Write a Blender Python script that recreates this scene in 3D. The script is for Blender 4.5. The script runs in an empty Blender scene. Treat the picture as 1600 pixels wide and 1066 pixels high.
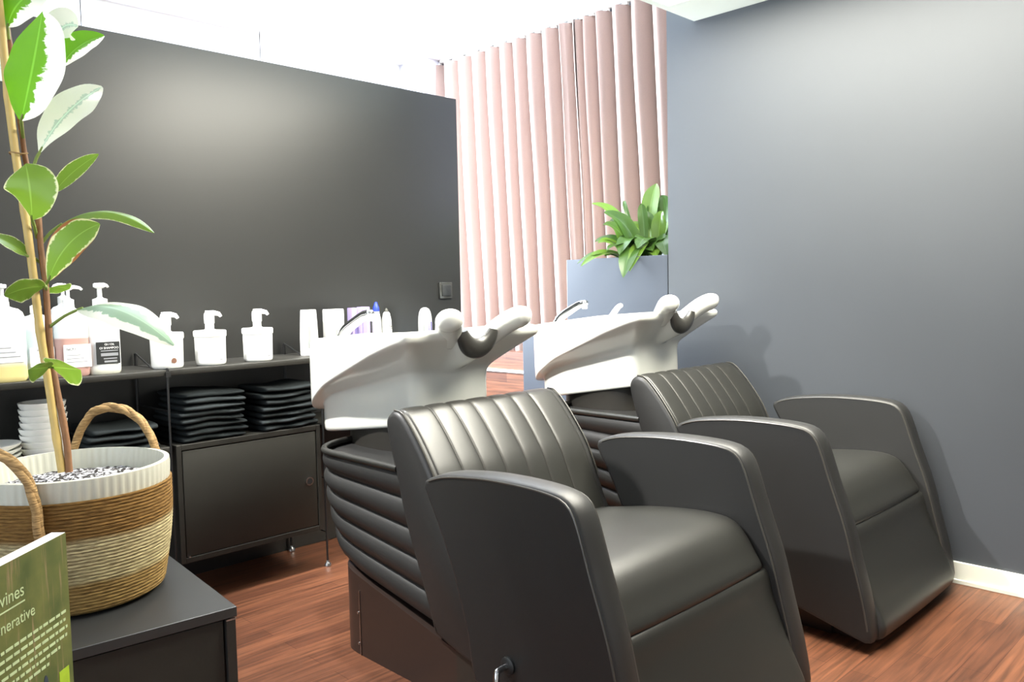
import bpy, math, random
from mathutils import Vector, Matrix, noise as mnoise
random.seed(7)
SC = bpy.context.scene
COL = SC.collection
PI = math.pi

# ------------------------------------------------------------------ camera
CX = Vector((0.71023075, -0.70367555, -0.02032222))
CY = Vector((0.05946118, 0.03120018, 0.99774291))
CZ = Vector((-0.70145324, -0.70983608, 0.06400071))
CAMP = Vector((0, 0, 1.10))
FPX = 1274.06
cam = bpy.data.cameras.new('camera'); camo = bpy.data.objects.new('camera', cam); COL.objects.link(camo)
cam.sensor_width = 36; cam.lens = FPX * 36 / 1600; cam.clip_start = .02
M = Matrix(((CX.x, CY.x, CZ.x, 0), (CX.y, CY.y, CZ.y, 0), (CX.z, CY.z, CZ.z, 1.10), (0, 0, 0, 1)))
camo.matrix_world = M
SC.camera = camo

def wray(u, v): return CX * (u - 800) + CY * (-(v - 533)) + CZ * (-FPX)
def on(u, v, ax, val):                      # where a sight line meets a plane x/y/z = val
    d = wray(u, v); t = (val - CAMP[ax]) / d[ax]; return CAMP + d * t
def dep(u, v, d): return CAMP + wray(u, v) * (d / FPX)   # a point at distance d in front of the camera

# ------------------------------------------------------------------ materials
def srgb(r, g, b):
    f = lambda c: (c / 255 / 12.92) if c / 255 <= .04045 else ((c / 255 + .055) / 1.055) ** 2.4
    return (f(r), f(g), f(b), 1)
def nodes(name):
    m = bpy.data.materials.new(name); m.use_nodes = True
    nt = m.node_tree; return m, nt, nt.nodes['Principled BSDF']
def mat(name, col, rough=.5, metal=0, var=.08, scale=30, bump=0, bscale=200, spec=.5, coat=0, trans=0, sss=0):
    m, nt, b = nodes(name); L = nt.links.new
    tc = nt.nodes.new('ShaderNodeTexCoord')
    n = nt.nodes.new('ShaderNodeTexNoise'); n.inputs['Scale'].default_value = scale; n.inputs['Detail'].default_value = 4
    L(tc.outputs['Object'], n.inputs['Vector'])
    r = nt.nodes.new('ShaderNodeMix'); r.data_type = 'RGBA'
    r.inputs['A'].default_value = tuple(max(0, c * (1 - var)) for c in col[:3]) + (1,)
    r.inputs['B'].default_value = tuple(min(1, c * (1 + var)) for c in col[:3]) + (1,)
    L(n.outputs['Fac'], r.inputs['Factor']); L(r.outputs['Result'], b.inputs['Base Color'])
    b.inputs['Roughness'].default_value = rough; b.inputs['Metallic'].default_value = metal
    b.inputs['Specular IOR Level'].default_value = spec; b.inputs['Coat Weight'].default_value = coat
    b.inputs['Transmission Weight'].default_value = trans
    if sss: b.inputs['Subsurface Weight'].default_value = sss; b.inputs['Subsurface Radius'].default_value = (.02, .02, .02)
    if bump:
        n2 = nt.nodes.new('ShaderNodeTexNoise'); n2.inputs['Scale'].default_value = bscale; n2.inputs['Detail'].default_value = 3
        L(tc.outputs['Object'], n2.inputs['Vector'])
        bp = nt.nodes.new('ShaderNodeBump'); bp.inputs['Strength'].default_value = bump; bp.inputs['Distance'].default_value = .002
        L(n2.outputs['Fac'], bp.inputs['Height']); L(bp.outputs['Normal'], b.inputs['Normal'])
    return m
def emit(name, col, s):
    m, nt, b = nodes(name); b.inputs['Base Color'].default_value = (0, 0, 0, 1)
    b.inputs['Emission Color'].default_value = col; b.inputs['Emission Strength'].default_value = s
    return m
LEATHER = mat('black_leather', srgb(36, 36, 33), .38, var=.05, scale=12, bump=.10, bscale=420, spec=.55)
LEATHER2 = mat('black_leather_side', srgb(38, 38, 37), .46, var=.06, scale=14, bump=.12, bscale=380, spec=.45)
PIPE = mat('leather_piping', srgb(62, 60, 54), .34, var=.05, spec=.6)
SHEET = mat('dark_brown_sheet_metal', srgb(48, 38, 34), .34, var=.08, scale=6, spec=.5)
COLUMN = mat('dark_column_plastic', srgb(42, 40, 36), .38, spec=.5)
CERAMIC = mat('white_ceramic', srgb(220, 221, 213), .12, var=.01, spec=.5, coat=.5)
GEL = mat('black_gel_pad', srgb(50, 49, 46), .32, bump=.2, bscale=60)
CHROME = mat('chrome', (.58, .59, .60, 1), .10, 1, var=.02)
STEEL = mat('screw_steel', (.5, .5, .5, 1), .3, 1, var=.02)
BLACKWOOD = mat('black_stained_ash', srgb(42, 41, 37), .45, var=.25, scale=18, bump=.15, bscale=90, spec=.35)
LAMINATE = mat('black_laminate', srgb(40, 40, 38), .33, var=.06, scale=5, spec=.5)
BENCHM = mat('black_bench_laminate', srgb(46, 47, 47), .36, var=.05, scale=5, spec=.5)
BLACKMETAL = mat('black_metal_wire', srgb(26, 26, 26), .4, var=.05)
TERRY = mat('black_terry', srgb(40, 44, 45), .95, var=.25, scale=160, bump=.9, bscale=500, spec=.1)
WHITEP = mat('white_plastic', srgb(240, 240, 236), .3, var=.01, spec=.4)
WHITEB = mat('white_bowl_plastic', srgb(236, 236, 230), .35, var=.01)
OFFW = mat('white_paint', srgb(238, 238, 234), .6, var=.02, scale=3)
CEILM = mat('ceiling_paint', srgb(236, 236, 238), .8, var=.01, scale=3)
SOFF = mat('soffit_paint', srgb(200, 203, 190), .8, var=.02, scale=3)
LILAC = mat('lilac_white_paint', srgb(214, 214, 224), .7, var=.02, scale=3)
BASEB = mat('white_baseboard', srgb(228, 228, 214), .35, var=.02)
SLATE = mat('slate_grey_paint', srgb(64, 67, 71), .55, var=.05, scale=2.5, bump=.06, bscale=140, spec=.3)
PLANTER = mat('planter_slate_paint', srgb(56, 60, 67), .5, var=.04, scale=4, spec=.3)
SOIL = None
BLUEP = mat('blue_cap_plastic', srgb(40, 62, 190), .35, var=.02)
LILACP = mat('lilac_plastic', srgb(158, 144, 190), .35, var=.04)
LILACD = mat('lilac_dark_print', srgb(118, 108, 156), .4, var=.04)
GREYPRINT = mat('grey_print', srgb(150, 156, 152), .5, var=.05)
DARKCAP = mat('olive_dark_cap', srgb(66, 66, 56), .4)
LABELK = mat('black_label', srgb(34, 36, 36), .5, var=.08)
LABELW = mat('white_label', srgb(248, 248, 248), .5, var=.01)
INK = mat('label_ink_grey', srgb(150, 152, 156), .6)
PURPLEINK = mat('purple_ink', srgb(92, 84, 150), .6)
BROWNDOT = mat('brown_drop_print', srgb(120, 84, 66), .6)
STAKE = mat('bamboo_cane', srgb(200, 172, 104), .5, var=.18, scale=22)
STEMM = mat('brown_stem', srgb(132, 92, 58), .6, var=.25, scale=40, bump=.3, bscale=120)
GREENSTEM = mat('green_stem', srgb(122, 142, 66), .5, var=.2, scale=40)
JUTE_D = None
BOARDEDGE = mat('white_board_edge', srgb(250, 250, 250), .5, var=.01)
TEXTW = mat('pale_green_print', srgb(172, 188, 146), .6, var=.03)

def bottle_mat(name, low, zsplit, zsoft=.01, top=(238, 240, 238)):
    m, nt, b = nodes(name); L = nt.links.new
    tc = nt.nodes.new('ShaderNodeTexCoord'); sp = nt.nodes.new('ShaderNodeSeparateXYZ'); L(tc.outputs['Object'], sp.inputs[0])
    mr = nt.nodes.new('ShaderNodeMapRange'); mr.inputs['From Min'].default_value = zsplit - zsoft; mr.inputs['From Max'].default_value = zsplit + zsoft
    L(sp.outputs['Z'], mr.inputs['Value'])
    mx = nt.nodes.new('ShaderNodeMix'); mx.data_type = 'RGBA'
    mx.inputs['A'].default_value = srgb(*low); mx.inputs['B'].default_value = srgb(*top)
    L(mr.outputs['Result'], mx.inputs['Factor']); L(mx.outputs['Result'], b.inputs['Base Color'])
    b.inputs['Roughness'].default_value = .3
    b.inputs['Subsurface Weight'].default_value = .2; b.inputs['Subsurface Radius'].default_value = (.02, .02, .02)
    return m
B_YELLOW = bottle_mat('milky_bottle_yellow_liquid', (232, 216, 150), .055)
B_BLUE = bottle_mat('milky_bottle_pale_blue', (206, 222, 224), .16)
B_PINK = bottle_mat('milky_bottle_pink_liquid', (196, 156, 146), .125, .003)
B_CLEAR = bottle_mat('milky_bottle_clear', (232, 230, 214), .02)

def wood_floor(name='merbau_plank_floor', upright=False):
    m, nt, b = nodes(name); L = nt.links.new
    tc = nt.nodes.new('ShaderNodeTexCoord')
    if upright:                                  # boards lie along y and stack up in z
        sx = nt.nodes.new('ShaderNodeSeparateXYZ'); L(tc.outputs['Object'], sx.inputs[0])
        cx = nt.nodes.new('ShaderNodeCombineXYZ'); L(sx.outputs['Y'], cx.inputs['X']); L(sx.outputs['Z'], cx.inputs['Y'])
        class O: outputs = {'Object': cx.outputs[0]}
        tc = O
    mp = nt.nodes.new('ShaderNodeMapping'); L(tc.outputs['Object'], mp.inputs['Vector'])
    br = nt.nodes.new('ShaderNodeTexBrick'); br.inputs['Scale'].default_value = 1
    br.inputs['Brick Width'].default_value = .62; br.inputs['Row Height'].default_value = .072
    br.inputs['Mortar Size'].default_value = .0008; br.offset = .37
    br.inputs['Color1'].default_value = srgb(114, 73, 51); br.inputs['Color2'].default_value = srgb(92, 57, 40)
    br.inputs['Mortar'].default_value = srgb(64, 34, 22)
    L(mp.outputs['Vector'], br.inputs['Vector'])
    m2 = nt.nodes.new('ShaderNodeMapping'); m2.inputs['Scale'].default_value = (2.2, 46, 1); L(tc.outputs['Object'], m2.inputs['Vector'])
    n = nt.nodes.new('ShaderNodeTexNoise'); n.inputs['Scale'].default_value = 1.6; n.inputs['Detail'].default_value = 6; n.inputs['Distortion'].default_value = .6
    L(m2.outputs['Vector'], n.inputs['Vector'])
    cr = nt.nodes.new('ShaderNodeValToRGB'); cr.color_ramp.elements[0].position = .32; cr.color_ramp.elements[0].color = (.42, .42, .42, 1)
    cr.color_ramp.elements[1].position = .68; cr.color_ramp.elements[1].color = (1.25, 1.2, 1.15, 1); L(n.outputs['Fac'], cr.inputs['Fac'])
    mx = nt.nodes.new('ShaderNodeMix'); mx.data_type = 'RGBA'; mx.blend_type = 'MULTIPLY'; mx.inputs['Factor'].default_value = .85
    L(br.outputs['Color'], mx.inputs['A']); L(cr.outputs['Color'], mx.inputs['B']); L(mx.outputs['Result'], b.inputs['Base Color'])
    b.inputs['Roughness'].default_value = .42; b.inputs['Specular IOR Level'].default_value = .4
    return m
FLOORM = wood_floor()
PANELW = wood_floor('merbau_wall_boards', True)

def curtain_mat():
    m, nt, b = nodes('dusty_pink_curtain'); L = nt.links.new
    tc = nt.nodes.new('ShaderNodeTexCoord')
    n = nt.nodes.new('ShaderNodeTexNoise'); n.inputs['Scale'].default_value = 320; L(tc.outputs['Object'], n.inputs['Vector'])
    mx = nt.nodes.new('ShaderNodeMix'); mx.data_type = 'RGBA'; mx.inputs['A'].default_value = srgb(142, 122, 114); mx.inputs['B'].default_value = srgb(156, 135, 126)
    L(n.outputs['Fac'], mx.inputs['Factor']); L(mx.outputs['Result'], b.inputs['Base Color'])
    b.inputs['Roughness'].default_value = .85; b.inputs['Specular IOR Level'].default_value = .15
    b.inputs['Sheen Weight'].default_value = .25
    return m
CURT = curtain_mat()

def leaf_mat(name, green, cream, margin=.62, rag=.55, brown=0, trans=.45, asym=0):
    m, nt, b = nodes(name); L = nt.links.new; N = nt.nodes.new
    uv = N('ShaderNodeUVMap'); sp = N('ShaderNodeSeparateXYZ'); L(uv.outputs['UV'], sp.inputs[0])
    ab = N('ShaderNodeMath'); ab.operation = 'MULTIPLY_ADD'; ab.inputs[1].default_value = 2; ab.inputs[2].default_value = -1; L(sp.outputs['Y'], ab.inputs[0])
    aa = N('ShaderNodeMath'); aa.operation = 'ABSOLUTE'; L(ab.outputs[0], aa.inputs[0])
    edge = aa
    if asym:                                    # one half of the blade keeps its green up to the edge
        edge = N('ShaderNodeMath'); edge.operation = 'MULTIPLY'; edge.inputs[1].default_value = asym; L(ab.outputs[0], edge.inputs[0])
    mp = N('ShaderNodeMapping'); mp.inputs['Scale'].default_value = (9, 1.6, 1); L(uv.outputs['UV'], mp.inputs['Vector'])
    n = N('ShaderNodeTexNoise'); n.inputs['Scale'].default_value = 2.2; n.inputs['Detail'].default_value = 5; L(mp.outputs['Vector'], n.inputs['Vector'])
    ma = N('ShaderNodeMath'); ma.operation = 'MULTIPLY_ADD'; ma.inputs[1].default_value = rag; L(n.outputs['Fac'], ma.inputs[0]); L(edge.outputs[0], ma.inputs[2])
    mr = N('ShaderNodeMapRange'); mr.inputs['From Min'].default_value = margin + rag * .5 - .03; mr.inputs['From Max'].default_value = margin + rag * .5 + .03; L(ma.outputs[0], mr.inputs['Value'])
    mx = N('ShaderNodeMix'); mx.data_type = 'RGBA'; mx.inputs['A'].default_value = green; mx.inputs['B'].default_value = cream; L(mr.outputs['Result'], mx.inputs['Factor'])
    # pale midrib
    rb = N('ShaderNodeMapRange'); rb.inputs['From Min'].default_value = .02; rb.inputs['From Max'].default_value = .05; L(aa.outputs[0], rb.inputs['Value'])
    m3 = N('ShaderNodeMix'); m3.data_type = 'RGBA'; m3.inputs['A'].default_value = tuple(min(1, c * 1.35 + .03) for c in green[:3]) + (1,)
    L(rb.outputs['Result'], m3.inputs['Factor']); L(mx.outputs['Result'], m3.inputs['B'])
    out = m3.outputs['Result']
    if brown:
        n4 = N('ShaderNodeTexNoise'); n4.inputs['Scale'].default_value = 2.6; L(uv.outputs['UV'], n4.inputs['Vector'])
        q = N('ShaderNodeMath'); q.operation = 'MULTIPLY_ADD'; q.inputs[1].default_value = .9; L(n4.outputs['Fac'], q.inputs[0]); L(aa.outputs[0], q.inputs[2])
        r4 = N('ShaderNodeMapRange'); r4.inputs['From Min'].default_value = 1.36; r4.inputs['From Max'].default_value = 1.40; L(q.outputs[0], r4.inputs['Value'])
        m4 = N('ShaderNodeMix'); m4.data_type = 'RGBA'; m4.inputs['B'].default_value = srgb(150, 96, 48); L(r4.outputs['Result'], m4.inputs['Factor']); L(out, m4.inputs['A'])
        out = m4.outputs['Result']
    L(out, b.inputs['Base Color']); b.inputs['Roughness'].default_value = .28; b.inputs['Specular IOR Level'].default_value = .4
    tr = N('ShaderNodeBsdfTranslucent'); L(out, tr.inputs['Color'])
    ms = N('ShaderNodeMixShader'); ms.inputs['Fac'].default_value = trans
    L(b.outputs[0], ms.inputs[1]); L(tr.outputs[0], ms.inputs[2]); L(ms.outputs[0], nt.nodes['Material Output'].inputs['Surface'])
    return m
G1 = srgb(128, 190, 40); CREAM = srgb(246, 248, 232)
LF_BIG = leaf_mat('variegated_leaf_bright', srgb(104, 166, 30), CREAM, .30, .8, asym=1)
LF_MID = leaf_mat('variegated_leaf_mid', srgb(120, 156, 52), srgb(222, 226, 176), .93, .3)
LF_WHITE = leaf_mat('variegated_leaf_mostly_white', srgb(196, 216, 196), CREAM, .15, .7, trans=.3)
LF_BROWN = leaf_mat('variegated_leaf_brown_edged', srgb(120, 158, 54), srgb(222, 224, 166), .82, .4, brown=1)
LF_GLARE = leaf_mat('variegated_leaf_glare_tint', srgb(150, 178, 150), srgb(232, 236, 218), .5, .6, trans=.25)  # white glare on the blade's upper side is put into these pale colours
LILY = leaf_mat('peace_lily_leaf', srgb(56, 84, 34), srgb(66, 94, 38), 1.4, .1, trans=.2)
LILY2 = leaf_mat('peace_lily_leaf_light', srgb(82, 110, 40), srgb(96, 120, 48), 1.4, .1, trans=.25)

def soil_mat():
    m, nt, b = nodes('potting_soil'); L = nt.links.new; N = nt.nodes.new
    tc = N('ShaderNodeTexCoord'); v = N('ShaderNodeTexVoronoi'); v.inputs['Scale'].default_value = 150; L(tc.outputs['Object'], v.inputs['Vector'])
    cr = N('ShaderNodeValToRGB'); e = cr.color_ramp.elements
    e[0].color = srgb(36, 30, 26); e[1].color = srgb(206, 206, 210); e[0].position = .45; e[1].position = .8
    s = N('ShaderNodeSeparateColor'); L(v.outputs['Color'], s.inputs[0]); L(s.outputs[0], cr.inputs['Fac'])
    L(cr.outputs['Color'], b.inputs['Base Color']); b.inputs['Roughness'].default_value = .9
    bp = N('ShaderNodeBump'); bp.inputs['Strength'].default_value = .8; bp.inputs['Distance'].default_value = .006; L(v.outputs['Distance'], bp.inputs['Height']); L(bp.outputs['Normal'], b.inputs['Normal'])
    return m
SOIL = soil_mat()

def jute_mat(name, bands):
    m, nt, b = nodes(name); L = nt.links.new; N = nt.nodes.new
    tc = N('ShaderNodeTexCoord'); sp = N('ShaderNodeSeparateXYZ'); L(tc.outputs['Object'], sp.inputs[0])
    n0 = N('ShaderNodeTexNoise'); n0.inputs['Scale'].default_value = 7; L(tc.outputs['Object'], n0.inputs['Vector'])
    ad = N('ShaderNodeMath'); ad.operation = 'MULTIPLY_ADD'; ad.inputs[1].default_value = .02; L(n0.outputs['Fac'], ad.inputs[0]); L(sp.outputs['Z'], ad.inputs[2])
    mr = N('ShaderNodeMapRange'); mr.inputs['From Max'].default_value = .30; L(ad.outputs[0], mr.inputs['Value'])
    cr = N('ShaderNodeValToRGB'); el = cr.color_ramp.elements
    while len(el) < len(bands): el.new(.5)
    for i, (p, c) in enumerate(bands): el[i].position = p; el[i].color = srgb(*c)
    L(mr.outputs['Result'], cr.inputs['Fac'])
    mp = N('ShaderNodeMapping'); mp.inputs['Scale'].default_value = (46, 46, 300); L(tc.outputs['Object'], mp.inputs['Vector'])
    n = N('ShaderNodeTexNoise'); n.inputs['Scale'].default_value = 1; n.inputs['Detail'].default_value = 5; L(mp.outputs['Vector'], n.inputs['Vector'])
    c2 = N('ShaderNodeValToRGB'); c2.color_ramp.elements[0].position = .3; c2.color_ramp.elements[0].color = (.42, .38, .33, 1); c2.color_ramp.elements[1].position = .7; c2.color_ramp.elements[1].color = (1.2, 1.2, 1.15, 1)
    L(n.outputs['Fac'], c2.inputs['Fac'])
    mx = N('ShaderNodeMix'); mx.data_type = 'RGBA'; mx.blend_type = 'MULTIPLY'; mx.inputs['Factor'].default_value = .85
    L(cr.outputs['Color'], mx.inputs['A']); L(c2.outputs['Color'], mx.inputs['B']); L(mx.outputs['Result'], b.inputs['Base Color'])
    b.inputs['Roughness'].default_value = .85; b.inputs['Specular IOR Level'].default_value = .2
    bp = N('ShaderNodeBump'); bp.inputs['Strength'].default_value = .9; bp.inputs['Distance'].default_value = .004; L(n.outputs['Fac'], bp.inputs['Height']); L(bp.outputs['Normal'], b.inputs['Normal'])
    return m
JUTE = jute_mat('woven_seagrass_bands', [(0, (138, 112, 66)), (.27, (140, 114, 68)), (.31, (172, 160, 122)), (.58, (176, 164, 128)), (.63, (124, 94, 52)), (1, (136, 104, 58))])
JUTEH = jute_mat('braided_jute_handle', [(0, (166, 136, 94)), (1, (170, 140, 98))])

def board_mat():
    m, nt, b = nodes('green_vineyard_print'); L = nt.links.new; N = nt.nodes.new
    tc = N('ShaderNodeTexCoord')
    n = N('ShaderNodeTexNoise'); n.inputs['Scale'].default_value = 16; n.inputs['Detail'].default_value = 6; L(tc.outputs['Object'], n.inputs['Vector'])
    cr = N('ShaderNodeValToRGB'); e = cr.color_ramp.elements; e[0].position = .33; e[0].color = srgb(76, 86, 50); e[1].position = .7; e[1].color = srgb(112, 114, 66)
    L(n.outputs['Fac'], cr.inputs['Fac'])
    mp = N('ShaderNodeMapping'); mp.inputs['Scale'].default_value = (150, 1, 9); L(tc.outputs['Object'], mp.inputs['Vector'])
    n2 = N('ShaderNodeTexNoise'); n2.inputs['Scale'].default_value = 1; n2.inputs['Detail'].default_value = 3; L(mp.outputs['Vector'], n2.inputs['Vector'])
    r2 = N('ShaderNodeMapRange'); r2.inputs['From Min'].default_value = .58; r2.inputs['From Max'].default_value = .68; r2.inputs['To Max'].default_value = .85; L(n2.outputs['Fac'], r2.inputs['Value'])
    mx = N('ShaderNodeMix'); mx.data_type = 'RGBA'; L(r2.outputs['Result'], mx.inputs['Factor']); L(cr.outputs['Color'], mx.inputs['A']); mx.inputs['B'].default_value = srgb(138, 118, 92)
    L(mx.outputs['Result'], b.inputs['Base Color']); b.inputs['Roughness'].default_value = .4
    return m
BOARDM = board_mat()

# ------------------------------------------------------------------ mesh helpers
class MB:
    def __init__(s, org=(0, 0, 0)): s.v = []; s.f = []; s.uv = None; s.o = Vector(org)
    def add(s, vs, fs):
        k = len(s.v); s.v += [Vector(p) for p in vs]; s.f += [tuple(i + k for i in f) for f in fs]; return s
    def box(s, x0, x1, y0, y1, z0, z1):
        return s.add([(x0, y0, z0), (x1, y0, z0), (x1, y1, z0), (x0, y1, z0), (x0, y0, z1), (x1, y0, z1), (x1, y1, z1), (x0, y1, z1)],
                     [(0, 3, 2, 1), (4, 5, 6, 7), (0, 1, 5, 4), (1, 2, 6, 5), (2, 3, 7, 6), (3, 0, 4, 7)])
    def loft(s, rings, closed=True, cap0=True, cap1=True):
        n = len(rings[0]); vs = [p for r in rings for p in r]; fs = []
        for i in range(len(rings) - 1):
            for j in range(n if closed else n - 1):
                a = i * n + j; b = i * n + (j + 1) % n; fs.append((a, b, b + n, a + n))
        if cap0: fs.append(tuple(range(n - 1, -1, -1)))
        if cap1: fs.append(tuple((len(rings) - 1) * n + j for j in range(n)))
        return s.add(vs, fs)
    def lathe(s, prof, c=(0, 0, 0), n=32, cap0=True, cap1=True, mod=None):
        rings = []
        for r, z in prof:
            rings.append([(c[0] + r * (mod(a, z) if mod else 1) * math.cos(a), c[1] + r * (mod(a, z) if mod else 1) * math.sin(a), c[2] + z) for a in [2 * PI * i / n for i in range(n)]])
        return s.loft(rings, True, cap0, cap1)
    def tube(s, path, r, n=10, cap=True, flat=1.0):
        P = [Vector(p) for p in path]; R = r if isinstance(r, (list, tuple)) else [r] * len(P)
        rings = []; up = None
        for i, p in enumerate(P):
            t = (P[min(i + 1, len(P) - 1)] - P[max(i - 1, 0)]).normalized()
            if up is None:
                up = Vector((0, 0, 1)) if abs(t.z) < .9 else Vector((1, 0, 0))
            a = t.cross(up).normalized(); b = a.cross(t).normalized(); up = b
            rings.append([p + a * (R[i] * math.cos(2 * PI * k / n)) + b * (R[i] * flat * math.sin(2 * PI * k / n)) for k in range(n)])
        return s.loft(rings, True, cap, cap)
    def prism(s, poly, axis, a, b):             # poly of 2D points extruded along an axis
        def P(u, v, w): return {0: (w, u, v), 1: (u, w, v), 2: (u, v, w)}[axis]
        return s.loft([[P(u, v, a) for u, v in poly], [P(u, v, b) for u, v in poly]])
    def build(s, name, m, parent=None, smooth=True, bevel=0, seg=2, sub=0, angle=40, solid=0):
        me = bpy.data.meshes.new(name); me.from_pydata([p - s.o for p in s.v], [], s.f); me.update()
        if s.uv:
            l = me.uv_layers.new(name='UVMap')
            for lp in me.loops: l.data[lp.index].uv = s.uv[lp.vertex_index]
        ms = m if isinstance(m, (list, tuple)) else [m]
        for q in ms: me.materials.append(q)
        import bmesh
        bm = bmesh.new(); bm.from_mesh(me); bmesh.ops.recalc_face_normals(bm, faces=bm.faces); bm.to_mesh(me); bm.free()
        if smooth:
            for p in me.polygons: p.use_smooth = True
        o = bpy.data.objects.new(name, me); COL.objects.link(o)
        if parent is not None: o.parent = parent
        else: o.location = s.o
        if solid:
            d = o.modifiers.new('s', 'SOLIDIFY'); d.thickness = solid; d.offset = 0
        if bevel:
            d = o.modifiers.new('b', 'BEVEL'); d.width = bevel; d.segments = seg; d.limit_method = 'ANGLE'; d.angle_limit = math.radians(angle); d.harden_normals = False
        if sub:
            d = o.modifiers.new('u', 'SUBSURF'); d.levels = sub; d.render_levels = sub
        if smooth:
            d = o.modifiers.new('e', 'EDGE_SPLIT'); d.split_angle = math.radians(50)
            if sub: o.modifiers.remove(d)
        return o
def tag(o, label=None, cat=None, group=None, kind=None):
    for k, v in (('label', label), ('category', cat), ('group', group), ('kind', kind)):
        if v: o[k] = v
    return o
def thing(name, label, cat, loc, group=None):
    o = bpy.data.objects.new(name, None); COL.objects.link(o); o.location = loc; o.empty_display_size = .05
    return tag(o, label, cat, group)
def struct(name, mb, m, **k): return tag(mb.build(name, m, smooth=False, **k), kind='structure')
def copy_tree(o, parent=None):
    c = o.copy(); COL.objects.link(c)
    if parent is not None: c.parent = parent
    for ch in [x for x in COL.objects if x.parent == o]: copy_tree(ch, c)
    return c
def spline(pts, n, closed=False):
    P = [Vector(p) for p in pts]; m = len(P); out = []
    segs = m if closed else m - 1
    g = (lambda i: P[i % m]) if closed else (lambda i: P[max(0, min(m - 1, i))])
    for k in range(n if closed else n):
        t = k / n * segs if closed else k / (n - 1) * segs
        i = min(int(t), segs - 1); u = t - i
        a, b, c, d = g(i - 1), g(i), g(i + 1), g(i + 2)
        out.append(.5 * ((2 * b) + (c - a) * u + (2 * a - 5 * b + 4 * c - d) * u * u + (3 * b - a - 3 * c + d) * u ** 3))
    return out
def lerp_tab(tab, x):
    if x <= tab[0][0]: return tab[0][1]
    for (a, b), (c, d) in zip(tab, tab[1:]):
        if x <= c: return b + (d - b) * (x - a) / (c - a)
    return tab[-1][1]
def text_mesh(txt, size, m, name, parent, matrix, align='CENTER', ext=.0004):
    cu = bpy.data.curves.new(name, 'FONT'); cu.body = txt; cu.size = size; cu.align_x = align; cu.extrude = ext
    t = bpy.data.objects.new('tmp_text', cu); COL.objects.link(t)
    bpy.context.view_layer.update()
    me = bpy.data.meshes.new_from_object(t.evaluated_get(bpy.context.evaluated_depsgraph_get()))
    bpy.data.objects.remove(t); me.materials.clear(); me.materials.append(m)
    o = bpy.data.objects.new(name, me); COL.objects.link(o); o.parent = parent; o.matrix_local = matrix
    return o

# ------------------------------------------------------------------ the room
H = 2.72
WX = 3.185
struct('floor', MB().box(-2.6, 5.2, -2.6, 5.2, -.05, 0), FLOORM)
struct('ceiling', MB().box(-2.6, 5.2, -2.6, 5.2, H, H + .05), CEILM)
struct('wall_right', MB().box(WX, WX + .12, -2.6, 2.182, 0, H), SLATE)
struct('wall_front', MB().box(-2.6, WX, -2.65, -2.6, 0, H), OFFW)
# back wall with a wide daylight window behind the partition
wb = MB(); YB = 4.80
wb.box(-2.6, 4.3, YB, YB + .2, 0, .85).box(-2.6, 4.3, YB, YB + .2, 2.46, H).box(-2.6, .2, YB, YB + .2, .85, 2.46).box(3.52, 4.3, YB, YB + .2, .85, 2.46)
struct('wall_back', wb, OFFW)
fr = MB()
for x in (.2, 1.27, 2.36, 3.47): fr.box(x, x + .05, YB + .06, YB + .11, .85, 2.46)
fr.box(.2, 3.52, YB + .06, YB + .11, .85, .90).box(.2, 3.52, YB + .06, YB + .11, 2.41, 2.46)
struct('window_1', fr, OFFW)
# left wall with shop window
wl = MB(); wl.box(-2.65, -2.6, -2.6, 5.2, 0, .5).box(-2.65, -2.6, -2.6, 5.2, 2.5, H).box(-2.65, -2.6, -2.6, -.6, .5, 2.5).box(-2.65, -2.6, 2.6, 5.2, .5, 2.5)
struct('wall_left', wl, OFFW)
struct('wall_alcove', MB().box(4.02, 4.1, 1.2, 5.2, 0, H).box(3.305, 4.02, 1.2, 1.3, 0, H), LILAC)
struct('trim_1', MB().box(3.66, 4.0, 4.52, 4.80, 0, H), LILAC)          # pale pier beside the curtain
# lowered soffit along the right wall with a recessed light panel
SZ = 2.264
so = MB(); px0, px1, py0, py1 = 1.75, 2.935, .35, 2.0
so.box(1.45, px0, -2.6, 2.037, SZ, SZ + .03).box(px1, WX, -2.6, 2.037, SZ, SZ + .03).box(px0, px1, -2.6, py0, SZ, SZ + .03).box(px0, px1, py1, 2.037, SZ, SZ + .03)
so.box(1.45, WX, 2.025, 2.037, SZ + .03, H).box(1.45, 1.462, -2.6, 2.025, SZ + .03, H)
struct('ceiling_soffit', so, SOFF)
lp = thing('ceiling_light_panel', 'large glowing white panel recessed in the lowered ceiling beside the slate wall', 'ceiling light', ((px0 + px1) / 2, (py0 + py1) / 2, SZ + .03))
PANEL_M = emit('panel_glow', (1, .96, .84, 1), 36)
mb = MB(lp.location); mb.box(px0 + .01, px1 - .01, py0 + .01, py1 - .01, SZ + .075, SZ + .085); mb.build('diffuser', PANEL_M, lp, smooth=False)
mb = MB(lp.location); mb.box(px0 - .02, px0, py0 - .02, py1 + .02, SZ + .031, SZ + .1).box(px1, px1 + .02, py0 - .02, py1 + .02, SZ + .031, SZ + .1).box(px0, px1, py0 - .02, py0, SZ + .031, SZ + .1).box(px0, px1, py1, py1 + .02, SZ + .031, SZ + .1)
mb.build('frame', SOFF, lp, smooth=False)
bb = MB(); bb.box(WX - .012, WX, -2.6, 2.182, 0, .078).box(WX - .02, WX - .012, -2.6, 2.182, 0, .016)
struct('baseboard_right', bb, BASEB, bevel=.002)
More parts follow.
